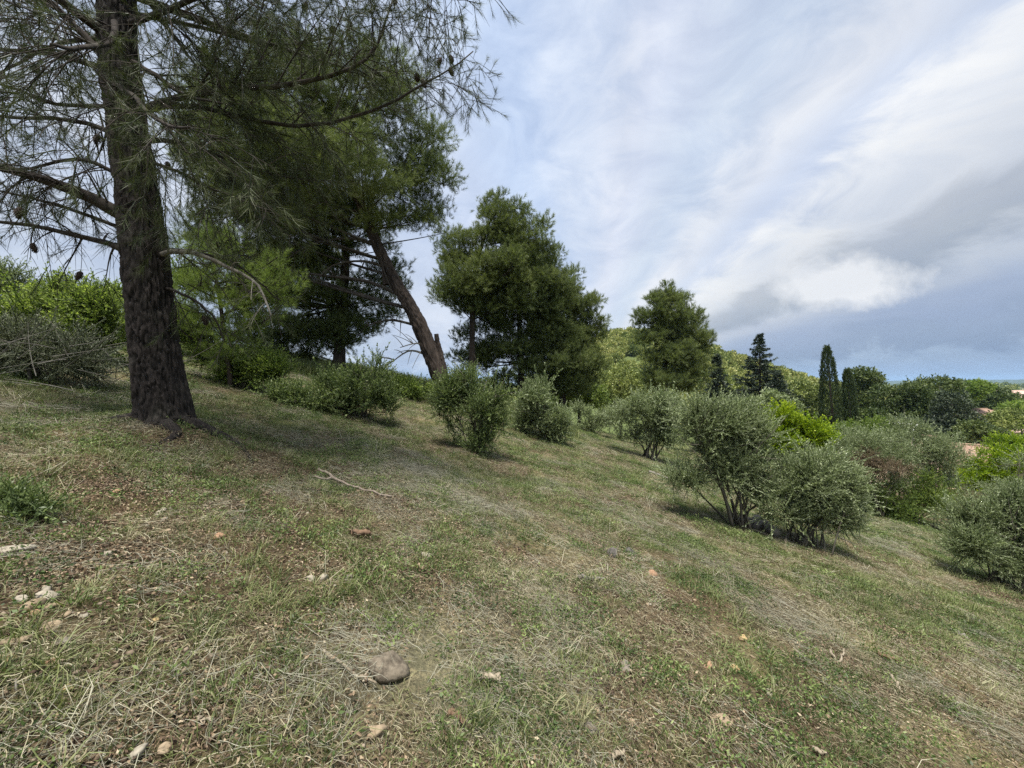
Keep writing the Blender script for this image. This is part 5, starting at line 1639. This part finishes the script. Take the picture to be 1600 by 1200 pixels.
def pergola():
    Y = 31.0; px = 1394
    bx = X(px, Y); z1 = Zp(660, Y); bz = gz(bx, Y)
    top = z1 - 2.2 - bz
    shed = thing('garden_building', (bx, Y, bz), 'flat roofed pink plastered garden building behind the silvery olives', 'building')
    def put(root, name, c, d, mat, parent=None):
        mb = MB(); box(mb, c, d); me = mb.mesh(name); me.materials.append(M[mat])
        o = bpy.data.objects.new(name, me); COL.objects.link(o); o.parent = parent or root
        return o
    put(shed, 'wall', (0, 0.4, top / 2 - 0.6), (4.6, 3.6, top + 1.0), 'plaster_pink')
    put(shed, 'roof', (0, 0.4, top - 0.05), (4.9, 3.9, 0.1), 'tile')
    for wx in (-1.2, 1.2):
        w = put(shed, 'window', (wx, -1.41, top - 1.3), (0.9, 0.06, 1.1), 'shutter')
        put(shed, 'sill', (wx, -1.45, top - 1.92), (1.1, 0.2, 0.08), 'plaster', w)
    root = thing('pergola', (bx, Y, bz + top), 'small pale pergola frame on the flat roof above the silvery olives', 'pergola')
    h = z1 - bz - top
    for sx in (-0.8, 0.8):
        for sy in (-0.8, 0.8):
            put(root, 'post', (sx, sy, h / 2 - 0.11), (0.09, 0.09, h - 0.22), 'white_paint')
    for sy in (-0.8, 0.8):
        put(root, 'beam', (0, sy, h - 0.165), (2.2, 0.09, 0.11), 'white_paint')
    for k in range(5):
        put(root, 'slat', (-0.9 + 0.45 * k, 0, h - 0.07), (0.07, 2.1, 0.08), 'white_paint')


pergola()


def mast():
    Y = 215.0; bx = X(983, Y); bz = float(terrain(bx, Y)) - _o
    top = Zp(534, Y)
    root = thing('antenna_mast', (bx, Y, bz), 'thin lattice antenna mast on the far hill crest', 'mast')
    h = top - bz
    for k in range(3):
        a = k * 2.094
        mb = MB(); tube(mb, [[math.cos(a) * 0.55, math.sin(a) * 0.55, -0.3], [math.cos(a) * 0.12, math.sin(a) * 0.12, h]], [0.07, 0.05], 5)
        me = mb.mesh('leg'); me.materials.append(M['metal']); o = bpy.data.objects.new('leg', me); COL.objects.link(o); o.parent = root
    n = 16
    for k in range(n):
        mb = MB(); z0 = h * k / n; z1 = h * (k + 1) / n
        for q in range(3):
            a0 = q * 2.094; a1 = (q + 1) * 2.094
            r0 = 0.55 - 0.43 * k / n; r1 = 0.55 - 0.43 * (k + 1) / n
            tube(mb, [[math.cos(a0) * r0, math.sin(a0) * r0, z0], [math.cos(a1) * r1, math.sin(a1) * r1, z1]], [0.03, 0.03], 4)
        me = mb.mesh('brace'); me.materials.append(M['metal']); o = bpy.data.objects.new('brace', me); COL.objects.link(o); o.parent = root


mast()


# ------------------------------------------------------------------ stones, sticks and logs on the slope
def stone(px, py, wpx, label, mat, flat=(1.0, 0.75, 0.5), seed=0, sink=0.52, group='stones on the slope', name='stone', lump=0.35, res=(18, 12)):
    g = ground_at(px, py)
    rng = np.random.default_rng(900 + seed)
    r = wpx / FPX * g[1] / 2 * 1.05
    me = pebble_mesh(rng, r, res[0], res[1], flat, lump)
    me.materials.append(M[mat])
    o = bpy.data.objects.new(name, me)
    COL.objects.link(o)
    z = gz(g[0], g[1])
    o.location = (g[0], g[1], z + r * flat[2] * (1 - 2 * sink) + 0.012)
    o.rotation_euler = (rng.normal(0, 0.15), 0.24 + rng.normal(0, 0.15), rng.uniform(0, 6.28))
    return tag(o, label, 'stone', group)


ST = [
    (608, 1054, 64, 'large rounded grey rock beside the forked stick, biggest in the foreground', 'stone_rock', (1.0, 0.82, 0.6)),
    (590, 1150, 30, 'tan angular stone near the bottom edge below the grey rock', 'stone_tan', (1, 0.8, 0.75)),
    (23, 864, 42, 'long flat cream stone at the left edge above the stone cluster', 'stone_pale', (1, 0.8, 0.4)),
    (171, 872, 17, 'small round white stone right of the long flat cream stone', 'stone_pale', (1, 0.9, 0.7)),
    (344, 843, 21, 'square orange stone on bare soil right of the big pine', 'stone_orange', (1, 0.85, 0.7)),
    (321, 812, 20, 'cream stone above the square orange stone', 'stone_pale', (1, 0.6, 0.45)),
    (252, 803, 24, 'thin flat cream stone below the big pine', 'stone_pale', (1, 0.5, 0.3)),
    (255, 815, 13, 'small grey stone just under the thin flat cream stone', 'stone_grey', (1, 0.8, 0.6)),
    (255, 835, 20, 'flat tan stone left of the square orange stone', 'stone_tan', (1, 0.6, 0.35)),
    (182, 772, 14, 'small reddish stone in the bare soil below the big trunk', 'stone_orange', (1, 0.8, 0.6)),
    (378, 788, 20, 'tan flat stone beside green weeds right of the big pine', 'stone_tan', (1, 0.6, 0.4)),
    (73, 927, 19, 'white rounded stone on top of the left stone cluster', 'stone_pale', (1, 0.9, 0.7)),
    (72, 938, 36, 'wide cream flat stone in the left stone cluster', 'stone_pale', (1, 0.6, 0.35)),
    (54, 951, 44, 'long brown flat stone, largest of the left stone cluster', 'stone_tan', (1, 0.55, 0.4)),
    (84, 954, 24, 'tan pointed stone at the right of the left stone cluster', 'stone_tan', (1, 0.6, 0.5)),
    (33, 940, 24, 'pale oval stone at the left end of the stone cluster', 'stone_pale', (1, 0.6, 0.45)),
    (104, 967, 19, 'small tan stone right below the stone cluster', 'stone_tan', (1, 0.7, 0.5)),
    (50, 964, 22, 'pinkish flat stone under the long brown stone', 'stone_orange', (1, 0.6, 0.4)),
    (79, 984, 26, 'brown earthy stone below the stone cluster', 'stone_tan', (1, 0.9, 0.6)),
    (100, 1008, 28, 'grey flat slab stone half sunk in dark soil', 'stone_grey', (1, 0.7, 0.3)),
    (35, 1008, 22, 'tan wedge stone near the left edge below the cluster', 'stone_tan', (1, 0.7, 0.6)),
    (10, 1012, 26, 'brown block stone cut by the left edge', 'stone_tan', (1, 0.8, 0.7)),
    (79, 1043, 22, 'orange tan wedge stone above the long grass at lower left', 'stone_orange', (1, 0.6, 0.45)),
    (10, 1036, 28, 'large yellow tan stone at the left edge', 'stone_yellow', (1, 0.7, 0.5)),
    (237, 978, 24, 'yellow tilted stone in green grass', 'stone_yellow', (1, 0.6, 0.45)),
    (323, 1012, 18, 'cream oval stone above a withered grass clump', 'stone_pale', (1, 0.7, 0.55)),
    (104, 1083, 17, 'small bright yellow stone in the lower left grass', 'stone_yellow', (1, 0.8, 0.7)),
    (256, 1178, 20, 'cream tan stone at the bottom edge, left side', 'stone_tan', (1, 0.9, 0.8)),
    (217, 1184, 32, 'large pale layered stone at the bottom edge left of the cream tan one', 'stone_pale', (1, 0.8, 0.55)),
    (485, 908, 15, 'small pale stone pair, left one, mid slope', 'stone_pale', (1, 0.8, 0.6)),
    (507, 905, 14, 'small pale stone pair, right one, mid slope', 'stone_pale', (1, 0.8, 0.7)),
    (667, 872, 22, 'grey white stone in weeds at mid slope', 'stone_pale', (1, 0.8, 0.6)),
    (657, 889, 16, 'small yellow tan stone below the grey white stone', 'stone_tan', (1, 0.8, 0.7)),
    (545, 907, 20, 'flat grey stone right of the small pale pair', 'stone_grey', (1, 0.6, 0.35)),
    (957, 868, 24, 'left dark lump of rock mid slope, one of two side by side', 'stone_dark', (1, 0.8, 0.65)),
    (986, 868, 24, 'right dark lump of rock mid slope, one of two side by side', 'stone_dark', (1, 0.8, 0.65)),
    (977, 1049, 28, 'tan grey rounded stone in cut hay right of the bottom middle', 'stone_grey', (1, 0.7, 0.55)),
    (1148, 1048, 16, 'yellow stone beside a pink one on the right lower slope', 'stone_yellow', (1, 0.7, 0.6)),
    (1107, 1043, 20, 'pinkish flat stone left of the yellow one', 'stone_orange', (1, 0.5, 0.4)),
    (1127, 1130, 32, 'broad tan stone half buried in grass on the lower right slope', 'stone_tan', (1, 0.8, 0.45)),
    (923, 1146, 32, 'grey stone in weeds near the bottom edge, right of middle', 'stone_grey', (1, 0.7, 0.5)),
    (933, 1118, 14, 'small tan stone above the grey stone near the bottom edge', 'stone_tan', (1, 0.8, 0.7)),
    (1020, 900, 15, 'small orange stone below the two dark rocks', 'stone_orange', (1, 0.9, 0.8)),
    (1160, 1000, 14, 'small bright yellow stone on the right slope', 'stone_yellow', (1, 0.8, 0.7)),
    (1203, 1088, 18, 'cream chipped stone on the lower right slope', 'stone_pale', (1, 0.7, 0.6)),
    (987, 1134, 14, 'small round tan stone in brown litter near the bottom', 'stone_tan', (1, 0.9, 0.8)),
]
for k, (px, py, w, lab, mt, fl) in enumerate(ST):
    stone(px, py, w, lab, mt, fl, k + (77 if k == 0 else 0), 0.36 if k == 0 else 0.48)


def stick(pts_px, wpx, label, mat='wood', side=(), cat='stick', name='stick', lift=0.02, group='sticks on the slope', sides=8, tap=0.5, kink=0.006):
    g0 = [ground_at(a, b) for a, b in pts_px]
    rng = np.random.default_rng(int(pts_px[0][0] * 7 + pts_px[0][1]))
    r = wpx / FPX * g0[0][1] / 2
    org = np.array(g0[0])
    def lay(gs, r0, r1, n=16):
        p = resample(np.array(gs), n)
        p[:, 2] = terrain(p[:, 0], p[:, 1]) - _o + r0 * 0.8 + lift
        p[:, 2] = np.convolve(np.pad(p[:, 2], 3, 'edge'), np.ones(7) / 7, 'valid')
        p[1:-1] += rng.normal(0, kink, (n - 2, 3))
        return p, np.linspace(r0, r1, n) * (1 + rng.normal(0, 0.06, n))
    mb = MB()
    p, rr = lay(g0, r, r * tap)
    tube(mb, p, rr, sides, 0.5)
    for sp, w in side:
        q, rq = lay([ground_at(a, b) for a, b in sp], w / FPX * g0[0][1] / 2, w / FPX * g0[0][1] * 0.2, 8)
        tube(mb, q, rq, 6, 0.6)
    o = mb.build(name, M[mat], None, org, True, org)
    return tag(o, label, cat, group)


stick([(497, 738), (520, 752), (560, 770), (612, 784)], 4.6, 'long crooked fallen branch lying across the mid slope', 'wood_pale', [([(520, 752), (500, 755), (488, 750)], 4)], 'branch', 'fallen_branch', 0.03)
stick([(505, 1026), (530, 1045), (555, 1060), (570, 1075), (588, 1081)], 6, 'forked pale stick with a bright broken end left of the grey rock', 'wood', [([(568, 1073), (572, 1062), (578, 1056)], 4)])
stick([(750, 1068), (783, 1070)], 10, 'short tan wood chunk right of the grey rock', 'wood', (), 'wood chunk', 'wood_chunk', tap=0.85)
stick([(548, 842), (580, 843)], 11, 'reddish bark piece on green weeds, mid slope', 'wood_red', (), 'bark piece', 'bark_piece', tap=0.7)
stick([(700, 1124), (716, 1132), (724, 1142)], 9, 'broken orange brown root piece near the bottom middle', 'wood_red', (), 'wood chunk', 'wood_chunk', tap=0.6)
stick([(688, 1152), (697, 1172)], 8, 'small pinkish wood chip below the broken root piece', 'wood_red', (), 'wood chip', 'wood_chip', tap=0.7)
stick([(308, 1135), (335, 1145)], 6, 'short curved straw coloured stick at the lower left', 'wood')
stick([(92, 1186), (125, 1198)], 8, 'pale broken stick at the bottom left edge', 'wood')
stick([(25, 1072), (30, 1090), (60, 1115), (78, 1130)], 3, 'thin bent grey stalk across the lower left grass', 'wood_grey')
stick([(1297, 1022), (1310, 1040), (1317, 1030), (1319, 1020)], 4, 'curved hook-shaped twig on the right slope', 'wood')
stick([(1372, 1028), (1408, 1042)], 6, 'brown stick right of the hook-shaped twig', 'wood_red')
stick([(1393, 1062), (1410, 1088)], 5, 'short straw stick below the brown stick', 'wood')
stick([(1270, 1180), (1292, 1190)], 8, 'tan split wood piece at the lower right edge', 'wood', (), 'wood chunk', 'wood_chunk')
stick([(1485, 990), (1510, 1002)], 9, 'grey weathered log piece on the right slope', 'wood_grey', (), 'log', 'log', lift=0.0, tap=0.8)
stick([(960, 1192), (975, 1186)], 9, 'cream wood chip at the bottom edge right of middle', 'wood', (), 'wood chip', 'wood_chip')
stick([(905, 908), (945, 912)], 7, 'dark lichen covered stick in cut hay', 'wood_grey')
stick([(1160, 818), (1185, 832)], 14, 'upper grey weathered log between the near olive pair', 'wood_grey', (), 'log', 'log', tap=0.8)
stick([(1183, 822), (1212, 842)], 17, 'lower grey weathered log between the near olive pair', 'wood_grey', (), 'log', 'log', tap=0.8)
stick([(1160, 825), (1200, 840)], 4, 'thin pale branch lying before the grey logs', 'wood')
stick([(1226, 856), (1228, 845), (1230, 836)], 4, 'short pale stake beside the right near olive', 'wood')
stick([(1015, 741), (1030, 746), (1045, 752)], 5, 'dark twig in front of the left silvery olive', 'wood_grey')

# ------------------------------------------------------------------ the air
def build_haze():
    mb = MB()
    box(mb, (0, 0, 60), (19400, 19400, 180))
    m, t, out = mat_new('haze_air')
    pv = t.n('ShaderNodeVolumePrincipled')
    pv.inputs['Color'].default_value = (0.45, 0.70, 1.0, 1)
    pv.inputs['Density'].default_value = 0.00008
    pv.inputs['Anisotropy'].default_value = 0.0
    t.link(pv.outputs[0], out.inputs['Volume'])
    o = mb.build('haze', m)
    o['kind'] = 'stuff'
    o['label'] = 'thin bluish air haze over the far plain'
    o['category'] = 'haze'


build_haze()
